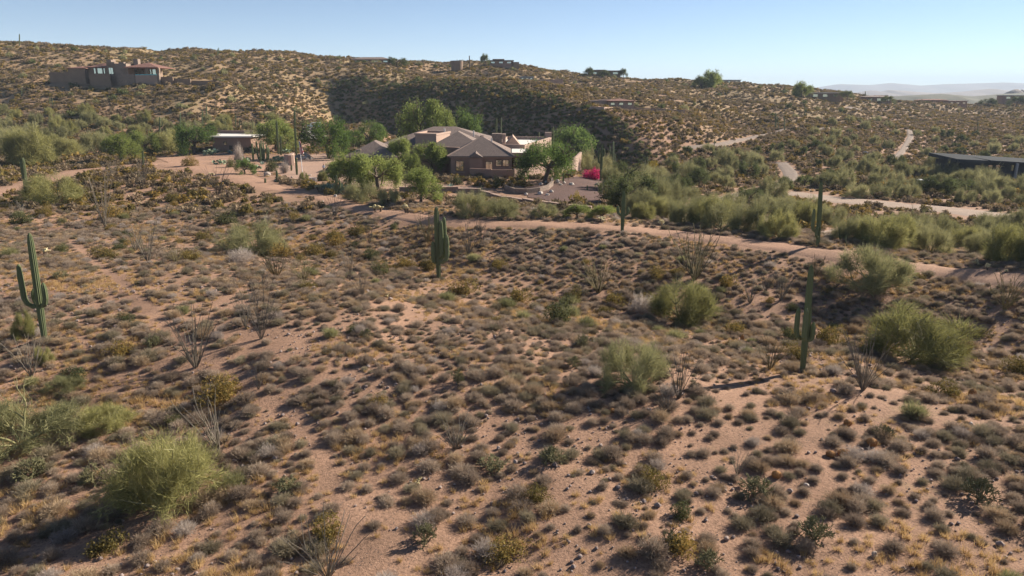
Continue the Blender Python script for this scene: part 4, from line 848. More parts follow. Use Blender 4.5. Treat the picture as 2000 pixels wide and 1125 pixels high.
for a in [
    (540, 297, 88, 60, GARD, 'broad palo verde behind the tall slim saguaros of the garden'),
    (378, 304, 98, 60, BRIT, 'bright green bushy tree in front of the guest house'),
    (237, 320, 78, 56, GARD, 'single-trunk palo verde standing on the bare pinkish clearing'),
    (285, 304, 66, 48, GARD, 'yellow-green palo verde behind the bare clearing'),
    (60, 325, 95, 72, PALO, 'loose pale palo verde beside the track below the hillside'),
    (130, 308, 62, 36, PALO, 'small light green palo verde next to a loose pale one'),
    (190, 302, 70, 42, PALG, 'dusky palo verde at the back of the bare clearing'),
    (325, 300, 60, 40, PALO, 'palo verde squeezed between clearing and guest house tree'),
    (20, 300, 90, 50, PALG, 'grey-green palo verde at the foot of the hill')]: tree(*a)
for a in [
    (478, 342, 44, 32, BRIT, 'small round bright green bush in the cactus garden'),
    (631, 354, 22, 20, PALO, 'tiny light green sapling beside a square stone'),
    (594, 352, 18, 16, PALO, 'tiny green bush beside the flagpole foot')]: tree(*a[:6], name='garden_bush')
bush(530, 336, 32, 24, DRK, 'clipped_shrub', 'rounded dark clipped shrub in the cactus garden')
bush(450, 328, 22, 18, DRK, 'clipped_shrub', 'small dark rounded shrub behind the bright green garden bush')
bush(373, 326, 38, 21, OLV, 'garden_shrub', 'lone olive dome shrub on the bare pinkish clearing')
bush(556, 340, 26, 26, GRY, 'bare_shrub', 'bare grey shrub between clipped shrub and flagpole')
bush(468, 318, 24, 40, GRY, 'bare_shrub', 'tall bare twiggy shrub before the guest house')
bush(1130, 402, 26, 28, [leafy_mesh('yellow_shrub', M['yellowbush'], 401)], 'yellow_shrub', 'upright yellow-green shrub at the corner of the dark gravel yard')
bush(1272, 338, 40, 26, [leafy_mesh('yellow_shrub', M['yellowbush'], 402)], 'yellow_shrub', 'yellowish shrub at the foot of the shaded slope')
bush(1158, 352, 44, 22, [leafy_mesh('bougainvillea', M['flower'], 403, n=2600)], 'bougainvillea', 'vivid magenta bougainvillea bush on dark gravel')
bush(970, 368, 22, 24, DRK, 'wall_shrub', 'dark green shrub against the low courtyard wall')
bush(893, 362, 30, 18, DRK, 'wall_shrub', 'dark green shrub in the shade by the house entry')
bush(1225, 388, 46, 26, DRK, 'dark_shrub', 'very dark low shrub at the shaded edge of the gravel yard')
for u, v, w, hh, pr, lb in ((1880, 368, 62, 36, PALG, 'palo verde partly hiding the slate house corner'), (1925, 372, 66, 40, PALG, 'broad palo verde in front of the slate house windows'), (1985, 376, 70, 36, PALG, 'palo verde in front of the slate house terrace'), (1850, 352, 50, 34, PALG, 'palo verde beside the slate house end wall'),
        (760, 352, 46, 40, GARD, 'rounded green tree between the slim palo verde and the garage wing'), (805, 346, 40, 44, GARD, 'green tree filling the gap beside the house entry'), (700, 344, 44, 34, GARD, 'low green tree beside the round drive planter'), (1085, 338, 60, 60, BRIT, 'green tree rising between the leaning tree and the garden wall'), (690, 290, 50, 36, BRIT, 'green tree behind the drive next to the dense round tree')):
    tree(u, v, w, hh, pr, lb)
# golden and olive shrubs of the slope
GOLD = [(440, 792, 100, 66), (640, 1062, 90, 62), (205, 508, 62, 32), (905, 580, 75, 40), (1015, 592, 62, 40), (1090, 640, 80, 58), (1120, 596, 56, 38), (1200, 600, 56, 38), (1420, 562, 48, 36), (1615, 680, 75, 60), (1545, 668, 46, 36),
        (1435, 655, 60, 34), (975, 528, 48, 30), (835, 530, 45, 34), (795, 528, 55, 26), (745, 538, 46, 30), (610, 502, 62, 30), (545, 505, 60, 30), (660, 482, 50, 26), (700, 462, 44, 28), (445, 440, 60, 28), (400, 472, 50, 28), (370, 512, 56, 32), (220, 430, 56, 34),
        (90, 425, 48, 26), (40, 440, 56, 26), (340, 395, 42, 24), (575, 432, 36, 22), (655, 468, 38, 24), (240, 700, 70, 36), (150, 750, 70, 38), (735, 800, 60, 34), (1270, 960, 75, 56), (1050, 985, 65, 46), (1330, 1090, 90, 60), (1330, 1020, 60, 44),
        (985, 1100, 110, 60), (210, 1090, 90, 60), (1845, 780, 80, 40), (1990, 735, 70, 46), (340, 835, 42, 26), (180, 330, 40, 14), (1880, 700, 60, 40), (1285, 545, 46, 30), (1270, 600, 60, 32), (725, 508, 44, 26)]
for i, (u, v, w, hh) in enumerate(GOLD):
    if i == 0: bush(u, v, w, hh, OLV, 'turpentine_shrub', 'large golden-topped shrub behind a grey ocotillo beside the footpath', base=(1.2, .55))
    else: bush(u, v, w, hh, OLV if i % 5 else DRK, 'turpentine_shrub', 'olive to golden leafy shrub on the scrub slope', group='golden shrubs of the slope', base=(1.2, .55))
bush(1255, 618, 66, 48, GRY, 'dead_shrub', 'grey dead shrub beside the small forked palo verde', k=0)
bush(425, 668, 34, 26, GRY, 'dead_shrub', 'pale grey feathery shrub behind the big ocotillo', k=1)
bush(470, 520, 80, 36, GRY, 'dead_shrub', 'tangled grey dead shrub under the thin gully palo verde', k=2)
# ocotillos
OC = [(382, 718, 82, 112, 0), (510, 662, 58, 112, 0), (290, 512, 52, 72, 0), (205, 442, 40, 96, 0), (62, 735, 54, 84, 1), (428, 885, 92, 118, 1), (890, 876, 66, 66, 2), (593, 552, 50, 52, 4), (280, 364, 32, 54, 1), (365, 375, 28, 42, 0), (425, 382, 40, 56, 1),
      (540, 542, 56, 62, 4), (515, 558, 22, 26, 1), (683, 548, 32, 76, 0), (708, 580, 34, 56, 1), (655, 422, 30, 44, 0), (722, 475, 24, 52, 0), (835, 475, 42, 62, 4), (915, 498, 40, 60, 1), (940, 478, 32, 58, 3), (1168, 572, 74, 70, 5), (1357, 546, 88, 100, 4),
      (1465, 592, 38, 44, 3), (1525, 587, 36, 62, 2), (1592, 540, 34, 42, 4), (1503, 722, 48, 62, 5), (1325, 778, 62, 88, 3), (1302, 805, 54, 48, 1), (1685, 762, 66, 122, 2), (1962, 605, 70, 72, 5), (1440, 928, 36, 56, 1), (640, 1128, 120, 112, 0), (1865, 645, 48, 46, 3),
      (345, 516, 34, 44, 4), (265, 490, 40, 50, 0), (220, 345, 34, 30, 2), (42, 420, 34, 28, 1), (1495, 570, 30, 36, 3), (505, 760, 30, 60, 0), (480, 640, 36, 70, 0)]
BIGO = {382: 'tall grey ocotillo with many wands beside a pale feathery shrub', 428: 'tall bare grey ocotillo in front of the large golden shrub', 635: 'bleached grey ocotillo with forking wands beside the footpath', 1357: 'wide bushy ocotillo below the dirt track', 1685: 'thin tall ocotillo in front of the broad palo verde', 1168: 'dense olive ocotillo above golden shrubs in the gully', 1962: 'fan-shaped dark ocotillo close to the dirt track', 1440: 'single small bare ocotillo on open soil', 1325: 'dark ocotillo beside the olive green palo verde on bare soil', 62: 'dark ocotillo beside the small open palo verde'}
for u, v, w, hh, k in OC: bush(u, v, w, hh, OCO, 'ocotillo', BIGO.get(u, 'slender many-wanded ocotillo rising from the scrub slope'), 'ocotillo', None if u in BIGO else 'ocotillos on the slope', (.62, .82), k)
for i, (u, v, w, hh) in enumerate([(1475, 978, 80, 56), (1592, 1068, 78, 68), (1910, 988, 76, 62), (830, 1065, 56, 52), (62, 945, 66, 62), (185, 952, 58, 54), (300, 682, 38, 32), (562, 968, 66, 42), (893, 752, 36, 36), (1140, 682, 42, 32), (1080, 912, 60, 44), (960, 925, 70, 40), (1725, 862, 44, 40), (715, 665, 30, 26), (1120, 720, 34, 28), (120, 545, 36, 20), (1310, 1075, 54, 46), (1385, 1118, 60, 50)]):
    bush(u, v, w, hh, BUCK, 'buckhorn_cholla', 'dark branching buckhorn cholla on reddish soil', 'cactus', 'buckhorn chollas on the slope', (.95, .55))
for u, v, w, hh in [(740, 416, 40, 20), (797, 418, 30, 24), (1178, 436, 28, 16), (1250, 438, 14, 10), (1295, 446, 20, 18), (1902, 522, 22, 20), (1930, 530, 15, 17), (1962, 534, 12, 9), (85, 500, 30, 17), (815, 950, 24, 20), (755, 582, 16, 10), (656, 372, 26, 16), (648, 378, 20, 14), (15, 310, 12, 16), (415, 345, 18, 10), (625, 372, 24, 15)]:
    bush(u, v, w, hh, TED, 'teddy_bear_cholla', 'small pale yellow teddy bear cholla on open soil', 'cactus', 'teddy bear chollas', (.85, .75))
for u, v, w, hh in [(1648, 894, 22, 18), (1702, 872, 20, 18), (1516, 934, 18, 16), (1622, 893, 18, 14), (1898, 778, 14, 20), (1449, 668, 7, 16), (1655, 832, 15, 14), (1195, 806, 12, 10), (1290, 596, 8, 10)]:
    bush(u, v, w, hh, BARR, 'barrel_cactus', 'squat orange-spined barrel cactus on open soil', 'cactus', 'barrel cacti', (.5, .58))
for u, v, w, hh in [(410, 303, 34, 13), (430, 322, 30, 12), (475, 318, 34, 14), (668, 378, 34, 22), (640, 374, 30, 18), (500, 332, 24, 12), (545, 316, 28, 14), (560, 300, 24, 10)]:
    bush(u, v, w, hh, PEAR, 'prickly_pear', 'blue-green prickly pear clump in the cactus garden', 'cactus', 'garden prickly pears', (.95, .62))
for u, v, w, hh in [(420, 300, 26, 12), (450, 300, 18, 8), (538, 356, 10, 8), (690, 372, 14, 8), (880, 366, 18, 9), (513, 322, 14, 8)]:
    bush(u, v, w, hh, AGAV, 'agave', 'pale blue-green agave rosette in the garden gravel', 'agave', 'garden agaves', (.95, .55))

# saguaros: (offset px, attach v, tip v, depth)
saguaro(88, 668, 455, [(-38, 598, 515, -.3), (12, 596, 550, -.5), (-22, 600, 568, .8)], -30, 8.5, 'leaning saguaro with three upcurved arms among scattered grey shrubs')
saguaro(857, 543, 404, [(11, 505, 425, .4), (17, 512, 458, -.3), (-10, 512, 470, -.6), (6, 500, 430, -.8)], -5, 7.0, 'stout many-columned saguaro in the gully below the track')
saguaro(1567, 727, 518, [(-15, 660, 600, -.3), (-4, 660, 597, -1.8), (10, 662, 604, .5), (15, 664, 628, -.4)], 18, 8.2, 'tall saguaro with four upright arms beside the broad palo verde')
saguaro(1215, 454, 373, [(-9, 420, 402, .2), (10, 420, 404, -.2)], 4, 5.0, 'saguaro with two short cupped arms beside the dirt track')
saguaro(1597, 480, 355, [(-9, 452, 408, -.2), (-4, 462, 440, -1)], 7, 5.5, 'tall thin saguaro with one low arm behind the dirt track')
saguaro(52, 382, 308, [(-8, 350, 313, -.2)], -8, 5.0, 'twin-stemmed saguaro beside a round palo verde on the track')
saguaro(1586, 590, 560, [], 0, 3.5, 'small unbranched saguaro post above the gully') if False else None
saguaro(580, 342, 308, [], -2, 3.0, 'short plain saguaro beside the flagpole')
saguaro(579, 305, 215, [], -4, 2.8, 'very tall branchless saguaro rising over the garden')
saguaro(544, 301, 236, [], -4, 3.0, 'tall slim branchless saguaro in the cactus garden')
saguaro(549, 303, 266, [], -1, 2.6, 'shorter slim saguaro close beside a taller one in the garden')
saguaro(495, 316, 280, [(6, 300, 286, 0)], -3, 2.6, 'dry brownish saguaro in front of the guest house corner')
saguaro(509, 320, 298, [], -1, 2.4, 'stubby saguaro in front of the organ pipe cactus')
saguaro(542, 356, 333, [], -2, 3.0, 'short leaning saguaro beside a blue agave at the clearing edge')
saguaro(280, 326, 294, [], -1, 2.2, 'lone short saguaro post on the bare clearing')
saguaro(569, 334, 322, [], 0, 2.2, 'tiny saguaro between bare shrub and flagpole')
saguaro(518, 358, 348, [], 0, 2.6, 'small dark cactus stump beside a pale boulder')
saguaro(657, 380, 342, [(6, 370, 352, 0), (-4, 372, 360, -1)], 0, 3.6, 'dark clustered columnar cactus over prickly pears by the drive')
saguaro(712, 330, 290, [], 0, 2.0, 'thin saguaro in front of the garage wing')
saguaro(1100, 356, 338, [], 0, 2.2, 'small dark cactus post in the stone planter')
saguaro(1147, 372, 362, [], 0, 1.8, 'tiny dark cactus post on the gravel yard')
saguaro(1173, 354, 282, [(-5, 318, 288, -.3), (5, 305, 290, .3), (8, 342, 328, -.4)], 3, 3.4, 'many-armed saguaro right beside the magenta bougainvillea')
saguaro(853, 438, 405, [], 0, 3.0, 'plain saguaro column behind the stout one at the track') if False else None
for u, vb, vt, Y, lb in ((970, 268, 230, 205, 'thin saguaro pair member behind the house chimney, with a stub arm'), (979, 268, 230, 204, 'straight thin saguaro behind the house chimney'), (1081, 290, 247, 195, 'thin saguaro behind the curved parapet'), (1053, 275, 258, 198, 'short saguaro peeking over the flat roof parapet')):
    saguaro(u, vb, vt, [(-3, 252, 240, 0)] if u == 970 else [], 0, 2.0, lb, None, Y=Y, simple=True)
for u, vb, vt in [(1191, 328, 284), (1198, 326, 276), (1202, 330, 300), (1260, 338, 312), (1265, 336, 306), (1280, 348, 330), (312, 264, 228), (352, 252, 220), (403, 240, 206), (440, 256, 236), (468, 254, 232), (97, 205, 190), (102, 210, 192), (48, 282, 264), (42, 188, 170), (1532, 256, 228), (1515, 252, 220), (1572, 228, 205), (1520, 254, 236), (1652, 480, 460), (1910, 258, 238), (1750, 258, 240), (38, 90, 66), (425, 112, 95), (427, 108, 93), (1038, 196, 182), (725, 262, 236), (494, 262, 238), (460, 250, 224), (1395, 288, 270), (1640, 470, 446), (1825, 212, 200), (690, 250, 232), (240, 255, 240), (395, 245, 215), (1690, 190, 178), (290, 268, 252), (410, 262, 246), (1328, 340, 325)]:
    saguaro(u, vb, vt, [(4, vb - (vb - vt) * .45, vt + (vb - vt) * .25, .2)] if (u * 7) % 3 == 0 else [], 0, max(1.0, (vb - vt) * .055), 'distant slender saguaro on the brushy hillside', 'far saguaros', simple=True)
# organ pipe cactus
ob = hit(515, 314); ok_ = pxm(ob); og = link('organ_pipe_cactus', None, ob)
for i, (du, t) in enumerate(((-10, 276), (-6, 280), (-2, 275), (3, 278), (7, 283), (11, 288), (1, 290), (-12, 292))):
    mb = MB(); x = du / ok_; H = (314 - t) / ok_; y = ((i * 5) % 3 - 1) * .35; tube(mb, [(x * .4, y * .4, -.2), (x * .9, y, H * .2), (x, y, H * .6), (x, y, H * .95), (x, y, H)], [.16, .19, .19, .16, .06], 16, .3 + .08 * i, star=.15)
    link('stem', mb.mesh('stem', M['saguaro']), parent=og)
tag(og, 'cluster of upright organ pipe stems by the guest house corner', 'cactus')

# ------------------------------------------------------------------ thickets and hillside bushes
def ppoints(poly, nmax, dmin, seed, tries=6000):
    R = np.random.default_rng(seed); us = [p[0] for p in poly]; vs = [p[1] for p in poly]; out = []
    U = R.uniform(min(us), max(us), tries); V = R.uniform(min(vs), max(vs), tries); okp = inpoly(U, V, poly)
    for u, v in zip(U[okp], V[okp]):
        if all(abs(u - a) / dmin + abs(v - b) / (dmin * .42) > 1 for a, b in out): out.append((u, v))
        if len(out) >= nmax: break
    return out
def thicket(poly, nmax, dmin, seed, sizes, protos, label, group, name, aspect=(.55, .8), pad=.8):
    R = np.random.default_rng(seed + 1)
    for u, v in ppoints(poly, nmax, dmin, seed):
        b = hit(u, v)
        if 1640 < u < 1950 and 398 < v < 452: continue
        if on_path(np.array([b[0]]), np.array([b[1]]), pad)[0]: continue
        if any((b[0] - t[0]) ** 2 + (b[1] - t[1]) ** 2 < (t[2] * 1.1 + .6) ** 2 for t in TREES): continue
        w = R.uniform(*sizes); pr = protos[R.integers(0, len(protos))]
        put(name, pr, (b[0], b[1], b[2] - .12), R.uniform(0, 6.28), (w, w, w * R.uniform(*aspect)), label[0] if (pr in MESQ or any(pr is q_ for q_ in FARG[:2])) else label[1], 'tree' if 'tree' in name else 'bush', group); TREES.append((b[0], b[1], w * .35))
thicket([(1205, 345), (1330, 325), (1480, 312), (1560, 335), (1700, 318), (1850, 322), (2160, 350), (2160, 412), (2000, 408), (1800, 392), (1640, 385), (1500, 400), (1400, 415), (1250, 425), (1190, 400)], 105, 40, 501, (3.6, 6.2), PALG + PALG + MESQ[:2], ['dark leafy mesquite in the thicket along the sandy wash', 'feathery grey-green palo verde in the thicket along the sandy wash'], 'trees along the wash', 'palo_verde_tree')
thicket([(1250, 430), (1400, 425), (1560, 400), (1700, 425), (2160, 470), (2160, 528), (1900, 505), (1720, 486), (1560, 468), (1400, 448)], 75, 40, 503, (3.0, 5.4), PALG + PALO[:2], ['', 'feathery yellow-green palo verde between dirt track and sandy wash'], 'trees between track and wash', 'palo_verde_tree')
thicket([(1290, 300), (1420, 296), (1500, 300), (1620, 240), (1720, 235), (1850, 262), (2160, 270), (2160, 335), (1900, 318), (1700, 318), (1560, 325), (1300, 325)], 70, 40, 505, (3.0, 5.6), PALG + PALG + MESQ, ['dark leafy mesquite on the lower hillside beyond the wash', 'pale feathery palo verde on the lower hillside beyond the wash'], 'trees on the lower hillside', 'palo_verde_tree')
thicket([(-160, 225), (120, 222), (300, 238), (560, 240), (570, 285), (430, 288), (330, 296), (150, 290), (-160, 310)], 70, 40, 507, (3.4, 6.0), PALG + PALO[:3], ['', 'pale feathery palo verde in the valley under the hilltop villa'], 'trees in the valley under the villa', 'palo_verde_tree')
thicket([(-160, 100), (400, 115), (700, 130), (1000, 140), (1400, 170), (1700, 195), (2160, 215), (2160, 265), (1650, 235), (1300, 270), (1150, 205), (800, 180), (600, 235), (-160, 225)], 110, 40, 509, (2.4, 4.6), FARG, ['dark green round bush on the hillside below the ridge', 'pale olive round bush on the hillside below the ridge'], 'green bushes on the hillside', 'hillside_bush', (.8, 1.1))
thicket([(-160, 84), (0, 88), (400, 108), (700, 120), (1000, 132), (1350, 160), (1640, 180), (1760, 197), (2160, 206), (2160, 212), (1760, 203), (1640, 188), (1350, 168), (1000, 138), (700, 126), (400, 113), (0, 94)], 60, 26, 511, (2.4, 5.0), FARG, ['dark green bush on the crest of the ridge', 'pale olive bush on the crest of the ridge'], 'bushes along the ridge', 'hillside_bush', (.6, 1.0))

# ------------------------------------------------------------------ scattered ground cover
def jgrid(c, y0, y1, seed, kx=.82, m=12):
    R = np.random.default_rng(seed); out = []
    ys = np.arange(y0, y1, c); X = max(kx * y1 + m, 1)
    gx_, gy_ = np.meshgrid(np.arange(-X, X, c), ys); gx_ = gx_.ravel(); gy_ = gy_.ravel()
    gx_ = gx_ + R.uniform(-.5, .5, len(gx_)) * c; gy_ = gy_ + R.uniform(-.5, .5, len(gy_)) * c
    k = np.abs(gx_) < kx * gy_ + m; return gx_[k], gy_[k], R
def clear(x, y, pad=.2):
    k = ~on_path(x, y, pad)
    T = np.array(TREES)
    for i in range(0, len(x), 4000):
        d = np.hypot(x[i:i + 4000, None] - T[None, :, 0], y[i:i + 4000, None] - T[None, :, 1]); k[i:i + 4000] &= (d > T[None, :, 2] * .9).all(1)
    for P in HOUSE_PADS: k &= ~inpoly(x, y, P)
    return k
def stuff(name, objs, x, y, z, sc, vi, R, label):
    m = bpy.data.meshes.new(name); m.vertices.add(len(x)); m.vertices.foreach_set('co', np.stack((x, y, z), 1).ravel())
    for an, ty, d in (('sz', 'FLOAT', sc[:, 0]), ('szz', 'FLOAT', sc[:, 1]), ('rz', 'FLOAT', R.uniform(0, 6.283, len(x))), ('vi', 'INT', vi)):
        a = m.attributes.new(an, ty, 'POINT'); a.data.foreach_set('value', np.asarray(d, np.float32 if ty == 'FLOAT' else np.int32))
    o = tag(link(name, m), label, None, None, 'stuff')
    g = bpy.data.node_groups.new(name, 'GeometryNodeTree'); g.interface.new_socket('Geometry', in_out='INPUT', socket_type='NodeSocketGeometry'); g.interface.new_socket('Geometry', in_out='OUTPUT', socket_type='NodeSocketGeometry')
    N = g.nodes.new; L = g.links.new; gi = N('NodeGroupInput'); go = N('NodeGroupOutput'); ip = N('GeometryNodeInstanceOnPoints'); jn = N('GeometryNodeJoinGeometry')
    for ob in objs:
        oi = N('GeometryNodeObjectInfo'); oi.transform_space = 'ORIGINAL'; oi.inputs['Object'].default_value = ob; oi.inputs['As Instance'].default_value = True; L(oi.outputs['Geometry'], jn.inputs[0])
    def attr(nm, ty):
        q = N('GeometryNodeInputNamedAttribute'); q.data_type = ty; q.inputs['Name'].default_value = nm; return q.outputs['Attribute']
    s = attr('sz', 'FLOAT'); sv = N('ShaderNodeCombineXYZ'); L(s, sv.inputs[0]); L(s, sv.inputs[1]); L(attr('szz', 'FLOAT'), sv.inputs[2])
    rv = N('ShaderNodeCombineXYZ'); L(attr('rz', 'FLOAT'), rv.inputs[2])
    L(gi.outputs[0], ip.inputs['Points']); L(jn.outputs[0], ip.inputs['Instance']); ip.inputs['Pick Instance'].default_value = True
    L(attr('vi', 'INT'), ip.inputs['Instance Index']); L(rv.outputs[0], ip.inputs['Rotation']); L(sv.outputs[0], ip.inputs['Scale']); L(ip.outputs[0], go.inputs[0])
    md = o.modifiers.new('scatter', 'NODES'); md.node_group = g; return o
def scatter(name, stuffname, protos, x, y, sc, label, cat, group, slabel, R, nind=300, sink=.02):
    z = height(x, y) - sink; vi = R.integers(0, len(protos), len(x)); u, v, d = proj(x, y, z)
    vis = (u > 5) & (u < 1995) & (v > 20) & (v < 1120); rank = np.where(vis, sc[:, 0] / d, -1); order = np.argsort(-rank); ind = order[:nind]; rest = order[nind:]
    objs = {}
    for i in ind:
        o = put(name, protos[vi[i]], (x[i], y[i], z[i]), R.uniform(0, 6.28), (sc[i, 0], sc[i, 0], sc[i, 1]), label[vi[i]] if isinstance(label, list) else label, cat, group); objs.setdefault(vi[i], o)
    objs = [objs[k] for k in sorted(objs)]
    if len(rest): stuff(stuffname, objs, x[rest], y[rest], z[rest], sc[rest], vi[rest] % len(objs), R, slabel)
# ------------------------------------------------------------------ ridge trees, boulders, flag, person, vehicle
for u, vb_, w, hh, pr, Y, lb in [(948, 127, 22, 20, MESQ, 452, 'tall dark tree beside the small knoll house on the ridge'), (655, 125, 30, 16, MESQ, 404, 'rounded tree beside the low brown-roofed ridge house'), (775, 125, 40, 13, MESQ, 406, 'broad tree at the end of the low brown-roofed ridge house'), (705, 126, 24, 9, MESQ, 400, 'low tree in front of the brown-roofed ridge house'), (735, 126, 26, 8, PALG, 400, 'yellowish bush in front of the brown-roofed ridge house'),
    (1150, 150, 26, 17, MESQ, 496, 'dark tree in front of the flat tan ridge house'), (1180, 151, 26, 13, MESQ, 496, 'green tree covering the middle of the flat tan ridge house'), (1218, 150, 20, 15, MESQ, 498, 'tree at the far end of the flat tan ridge house'), (1390, 174, 46, 34, GARD, 480, 'tallest twin tree on the right-hand ridge'), (1368, 176, 36, 25, GARD, 478, 'shorter tree next to the tallest ridge tree'), (1565, 190, 44, 28, GARD, 470, 'spreading tree beside the tan boxy far house'), (1412, 180, 20, 12, PALG, 476, 'round bush below the tallest ridge tree'), (1735, 200, 30, 12, MESQ, 505, 'tree clump beside the two-level far house'), (1655, 192, 34, 14, MESQ, 470, 'tree clump beside the tan boxy far house, away from the spreading tree'), (1985, 205, 40, 16, MESQ, 580, 'green trees below the dark flat house by the butte'), (1930, 206, 36, 13, MESQ, 580, 'green tree beside the dark flat house by the butte')]:
    p = at(u, vb_, Y); s_ = pxm(p); R = np.random.default_rng(int(u * 3)); put('ridge_tree', pr[R.integers(0, len(pr))], (p[0], Y, p[2] - .6), R.uniform(0, 6), (w / s_, w / s_, hh / s_ + .6), lb.replace('right-hand ', 'far '), 'tree')
def boulder(u, v, w, hh, label, protos=PROCK, group=None):
    b = hit(u, v); s_ = pxm(b); R = np.random.default_rng(int(u * 5 + v)); put('boulder', protos[R.integers(0, len(protos))], (b[0], b[1], b[2] - .05), R.uniform(0, 6.28), (w / s_, w / s_, hh / s_ / .66), label, 'boulder', group)
for u, v, w, hh in [(1056, 361, 9, 5), (1066, 357, 7, 5), (1095, 362, 9, 4), (1102, 359, 7, 5), (1116, 362, 11, 6), (1077, 376, 9, 6), (1069, 382, 8, 5), (1055, 380, 14, 7), (1027, 381, 8, 5), (1166, 362, 8, 6), (1088, 358, 13, 8)]:
    boulder(u, v, w, hh, 'pale boulder set on the dark gravel yard', group='boulders on the gravel yard')
for u, v, w, hh in [(604, 362, 9, 8), (605, 344, 8, 4), (611, 349, 5, 3), (570, 348, 5, 4), (522, 344, 16, 9), (640, 378, 7, 5), (545, 350, 5, 4), (655, 384, 8, 5), (600, 346, 5, 3), (558, 350, 6, 4)]:
    boulder(u, v, w, hh, 'rounded boulder in the cactus garden', ROCK + PROCK, 'boulders in the cactus garden')
for u, v, w, hh in [(783, 388, 11, 7), (790, 386, 8, 5), (796, 391, 8, 4), (850, 378, 16, 7), (1302, 406, 10, 6), (1428, 398, 14, 10), (1420, 402, 10, 7), (1436, 402, 10, 6), (1410, 398, 9, 7), (1380, 378, 9, 5), (1690, 302, 12, 7), (630, 395, 6, 4), (1310, 412, 8, 5), (1330, 418, 9, 5)]:
    boulder(u, v, w, hh, 'grey-tan boulder near the track and road edges', ROCK, 'boulders near track and road')
boulder(1574, 950, 12, 9, 'single white quartz boulder shining on bare soil'); boulder(1708, 1086, 14, 12, 'pointed dark boulder on bare soil', ROCK); boulder(1896, 830, 10, 8, 'white stone lying among the bursage')
R = np.random.default_rng(77); b0 = hit(590, 312); s0 = pxm(b0)
for i in range(46):
    r = R.random() ** .6; a = R.uniform(0, 6.28); dx = r * 2.4 * math.cos(a); dy = r * 1.6 * math.sin(a); zz = (1 - r) * 1.5; w = R.uniform(.5, .95)
    put('boulder', (PROCK + ROCK)[R.integers(0, 7)], (b0[0] + dx, b0[1] + dy + 1, h1(b0[0] + dx, b0[1] + dy + 1) + zz - .1), R.uniform(0, 6), (w, w, w * .9), 'grey-white boulder heaped in the rock pile beside the pinkish wall', 'boulder', 'boulders of the rock pile')
b = hit(612, 354); s_ = pxm(b); mb = MB(); prism(mb, [(-.6, -.3), (.55, -.35), (.6, .3), (-.5, .4)], -.1, [.62, .55, .6, .66]); tag(link('cut_stone', mb.mesh('cut_stone', M['palerock']), b), 'square-cut pale stone block beside the tiny light green sapling', 'stone')
# flagpole with a limp flag
b = hit(591, 340); s_ = pxm(b); Hp = 64 / s_; fl = link('flagpole', None, b); mb = MB(); tube(mb, [(0, 0, -.2), (-.1, 0, Hp * .5), (-.22, 0, Hp)], [.07, .06, .045], 8, .5); link('pole', mb.mesh('pole', M['white']), parent=fl)
mb = MB(); blob(mb, (-.22, 0, Hp + .05), .1, R, .5, 8, 5, 0); link('finial', mb.mesh('finial', M['barrel']), parent=fl)
fm, ft, FN, FL_ = mat_new('flag_cloth'); at_ = FN('ShaderNodeAttribute'); at_.attribute_name = 'var'; cr = FN('ShaderNodeValToRGB'); cr.color_ramp.interpolation = 'CONSTANT'
for i, (ps, c) in enumerate(((0, (.03, .05, .22)), (.3, (.5, .03, .05)), (.6, (.75, .73, .70)))):
    e = cr.color_ramp.elements[i] if i < 2 else cr.color_ramp.elements.new(ps); e.position = ps; e.color = (*c, 1)
fb = FN('ShaderNodeBsdfPrincipled'); fb.inputs['Roughness'].default_value = .8; fo = FN('ShaderNodeOutputMaterial'); FL_(at_.outputs['Fac'], cr.inputs[0]); FL_(cr.outputs[0], fb.inputs[0]); FL_(fb.outputs[0], fo.inputs[0])
mb = MB(); nu, nv = 13, 20; hf = 2.5
for i in range(nu):                                     # vertical folds of stripes; the canton hangs on top
    for j in range(nv):
        def fp_(ii, jj): t = ii / nu; s = jj / nv; return (-.2 + t * .75 * (.35 + .65 * s), .12 * math.sin(t * 17 + s * 2), Hp - .15 - s * hf * (1 - .12 * t))
        blue = j < 8 and i < 8; col = .1 if blue else (.4 if (i + (j // 3)) % 2 else .8)
        mb.add([fp_(i, j), fp_(i + 1, j), fp_(i + 1, j + 1), fp_(i, j + 1)], [(0, 1, 2), (0, 2, 3)], col)
link('flag', mb.mesh('flag', fm), parent=fl); tag(fl, 'white flagpole with a limp red, white and blue flag', 'flagpole')
# person walking on the drive
b = hit(633, 338); per = link('person', None, b, .3); 
M['skin'] = solid_mat('skin', (.45, .28, .20), (.42, .26, .18), 4, .6); M['shirt'] = solid_mat('pale_shirt', (.62, .66, .72), (.55, .6, .68), 4, .9); M['khaki'] = solid_mat('khaki_cloth', (.36, .27, .18), (.32, .24, .16), 4, .9); M['hair'] = solid_mat('dark_hair', (.06, .045, .04), (.05, .04, .035), 9, .7)
import bmesh
def skin_part(name, verts, edges, radii, mat, root=0):
    bm = bmesh.new(); lay = bm.verts.layers.skin.verify(); vs = [bm.verts.new(v) for v in verts]
    for a, b_ in edges: bm.edges.new((vs[a], vs[b_]))
    for i, r in enumerate(radii): vs[i][lay].radius = (r, r) if np.isscalar(r) else r; vs[i][lay].use_root = (i == root)
    me = bpy.data.meshes.new(name); bm.to_mesh(me); bm.free(); o = link(name, me, parent=per); md = o.modifiers.new('skin', 'SKIN'); md.use_smooth_shade = True
    sb = o.modifiers.new('sub', 'SUBSURF'); sb.levels = 2; sb.render_levels = 2; me.materials.append(M[mat]); return o
